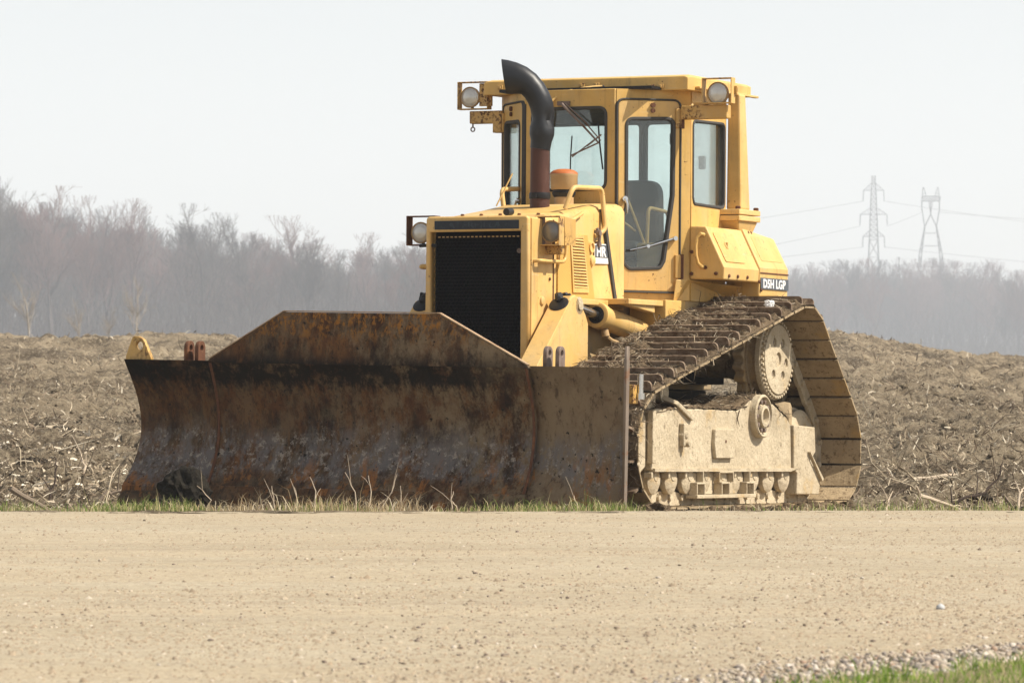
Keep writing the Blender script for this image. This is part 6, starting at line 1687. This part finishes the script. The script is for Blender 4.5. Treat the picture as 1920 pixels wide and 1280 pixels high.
# undergrowth along the foot of the woods
def brush(name, label, px0, px1, d0, d1, n, hh, seed, mat):
    r2 = np.random.default_rng(seed)
    px = r2.uniform(px0, px1, n); d = r2.uniform(d0, d1, n); x = (px-960)/9000*d; y = d-35
    pos = np.stack([x, y, field_z(x, y)-0.1], -1); dr = r2.normal(0, 0.33, (n, 3)); dr[:, 2] = 1
    v, f = fibres(pos, dr, np.clip(r2.gamma(3, hh/3, n)+0.5, 0, hh*2.0), r2.uniform(0.05, 0.14, n), 0.12, r2)
    return tag(np_mesh(name, v, f, mat), label, kind="stuff")
brush("undergrowth", "bare brush along the foot of the wood behind the blade", -300, 1000, 450*KD, 640*KD, 16000, 4.2*KD, 501, MT['bark'])
brush("undergrowth", "bare brush along the foot of the distant wood", 1000, 2250, 745*KD, 950*KD, 16000, 4.5*KD, 502, MT['bark'])

# ---------------------------------------------------------------- pylons and lines
MT['galv'] = simple('galvanised steel', (0.16, 0.165, 0.17), 0.6, 0.3, 0.1, 1, 0.0)
def lattice(m, p0, p1, w0, w1, n, r):
    """square lattice mast between two heights"""
    prev = None
    for i in range(n+1):
        s = i/n; z = p0[2]+(p1[2]-p0[2])*s; w = w0+(w1-w0)*s; cx = p0[0]+(p1[0]-p0[0])*s; cy = p0[1]+(p1[1]-p0[1])*s
        c = [Vector((cx+sx*w/2, cy+sy*w/2, z)) for sx, sy in ((-1,-1),(1,-1),(1,1),(-1,1))]
        if prev:
            for k in range(4):
                m.tube([prev[k], c[k]], r, 4); m.tube([prev[k], c[(k+1) % 4]], r*0.6, 4); m.tube([prev[(k+1) % 4], c[k]], r*0.6, 4)
        for k in range(4): m.tube([c[k], c[(k+1) % 4]], r*0.6, 4)
        prev = c
DP_ = 1060.0*KD
def ppx(px, py, d): return Vector(((px-960)/9000*d, d-35, 1+(690-py)/9000*d))
b = ppx(1638, 690, DP_); zg = float(field_z(b.x, b.y)); S_ = DP_/9000
pyl = empty("lattice_pylon", (b.x, b.y, zg)); tag(pyl, "tall lattice pylon with three pairs of arms above the distant wood", "pylon")
H = lambda py: 1+(690-py)*S_-zg
m = MB(); lattice(m, (0, 0, 0), (0, 0, H(450)), 32*S_, 16*S_, 7, 0.161); lattice(m, (0, 0, H(450)), (0, 0, H(345)), 16*S_, 8*S_, 11, 0.136); lattice(m, (0, 0, H(345)), (0, 0, H(330)), 6*S_, 7*S_, 2, 0.124)
m.build("tower_mast", MT['galv'], pyl)
for py, hw in ((357, 19), (402, 25), (443, 20)):
    for sx in (-1, 1):
        m = MB(); z = H(py); e = Vector((sx*hw*S_, 0, z))
        for yy in (-0.5, 0.5): m.tube([(sx*4*S_, yy, z), e], 0.151, 4); m.tube([(sx*3.5*S_, yy, H(py-14)), e], 0.122, 4)
        for q in (0.3, 0.55, 0.8): m.tube([(sx*(4+(hw-4)*q)*S_, 0, z), (sx*(3.5+(hw-3.5)*q)*S_, 0, z+14*S_*(1-q))], 0.094, 4)
        m.build("cross_arm", MT['galv'], pyl)
        m = MB(); m.tube([e, e+Vector((sx*0.6*S_, 0, -20*S_))], 0.216, 5); m.build("insulator_string", MT['galv'], pyl)
b2 = ppx(1745, 690, DP_*1.02); zg2 = float(field_z(b2.x, b2.y)); S2 = DP_*1.02/9000
py2 = empty("lattice_pylon", (b2.x, b2.y, zg2)); tag(py2, "hourglass lattice pylon with twin horns above the distant wood", "pylon")
H2 = lambda py: 1+(690-py)*S2-zg2
m = MB()
for sx in (-1, 1):
    lattice(m, (sx*34*S2, 0, 0), (sx*19*S2, 0, H2(475)), 6*S2, 5*S2, 6, 0.161)
    lattice(m, (sx*19*S2, 0, H2(475)), (sx*11*S2, 0, H2(425)), 5*S2, 1.5*S2, 4, 0.161)
    m.tube([(sx*11*S2, 0, H2(425)), (sx*16.5*S2, 0, H2(392)), (sx*16.5*S2, 0, H2(375))], 0.274, 4)
    m.tube([(sx*11*S2, 0, H2(425)), (0, 0, H2(402)), (0, 0, H2(376))], 0.274, 4); m.tube([(0, 0, H2(402)), (sx*3*S2, 0, H2(385)), (sx*3*S2, 0, H2(376))], 0.166, 4)
for py in (437, 461, 500): m.tube([(-14*S2*(1+(py-437)/60), 0, H2(py)), (14*S2*(1+(py-437)/60), 0, H2(py))], 0.166, 4)
m.build("tower_legs", MT['galv'], py2)
m = MB()
for py in (368, 377): m.tube([(-17*S2, 0, H2(py)), (17*S2, 0, H2(py))], 0.216, 4)
for k in range(9): m.tube([((-17+k*34/8)*S2, 0, H2(377)), ((-17+(k+0.5)*34/8)*S2, 0, H2(368))], 0.137, 4); m.tube([((-17+(k+0.5)*34/8)*S2, 0, H2(368)), ((-17+min(k+1, 8)*34/8)*S2, 0, H2(377))], 0.137, 4)
m.build("bridge", MT['galv'], py2)
for sx in (-1, 1):
    m = MB(); m.tube([(sx*17*S2, 0, H2(377)), (sx*14*S2, 0, H2(351))], 0.202, 4); m.tube([(sx*8*S2, 0, H2(368)), (sx*13*S2, 0, H2(351))], 0.180, 4); m.tube([(sx*15.5*S2, 0, H2(364)), (sx*10*S2, 0, H2(362))], 0.137, 4)
    m.build("horn", MT['galv'], py2)
def wire(px0, py0, px1, py1, d0, d1, sag, label):
    a = ppx(px0, py0, d0); b_ = ppx(px1, py1, d1); pts = []
    for k in range(25):
        s = k/24; p = a.lerp(b_, s); p.z -= sag*4*s*(1-s); pts.append(p-a)
    o = MB().tube(pts, 0.10, 4).build("power_line", MT['galv']); o.location = a
    tag(o, label, "power line", "power lines slung from the pylons")
wire(1613, 424, 1100, 520, DP_, DP_*0.9, 1.2, "power line running from the pylon's middle arm behind the machine's tank")
wire(1663, 424, 1728, 398, DP_, DP_*1.02, 0.3, "power line linking the two pylons")
wire(1762, 398, 2300, 425, DP_*1.02, DP_*1.15, 1.5, "power line leaving the hourglass pylon to open sky")
wire(1619, 377, 1100, 450, DP_, DP_*0.9, 1.2, "highest power line leaving the three-armed pylon behind the cab")
wire(1657, 377, 2300, 455, DP_, DP_*1.15, 1.8, "power line from the top arm passing behind the hourglass pylon")
wire(1618, 463, 1100, 515, DP_, DP_*0.9, 1.0, "lowest power line just over the wood beside the machine's tank")
wire(1658, 463, 2300, 520, DP_, DP_*1.15, 1.2, "lowest power line just over the wood under the hourglass pylon")

# ---------------------------------------------------------------- hazy air
m = MB(); m.box(-1200, 1200, -90, 2900, -2.0, 130.0)
hz_me = m.mesh("haze")
hm = bpy.data.materials.new("hazy air"); hm.use_nodes = True
hn = hm.node_tree.nodes; hl = hm.node_tree.links
for n_ in list(hn): hn.remove(n_)
ho = hn.new("ShaderNodeOutputMaterial"); hv = hn.new("ShaderNodeVolumePrincipled")
hv.inputs["Color"].default_value = (0.84, 0.905, 1.0, 1); hv.inputs["Density"].default_value = 0.00038; hv.inputs["Anisotropy"].default_value = 0.1
hl.new(hv.outputs[0], ho.inputs["Volume"])
hz_me.materials.append(hm)
hz = bpy.data.objects.new("haze", hz_me); col.objects.link(hz)
tag(hz, "pale spring haze over the field and woods", kind="stuff")
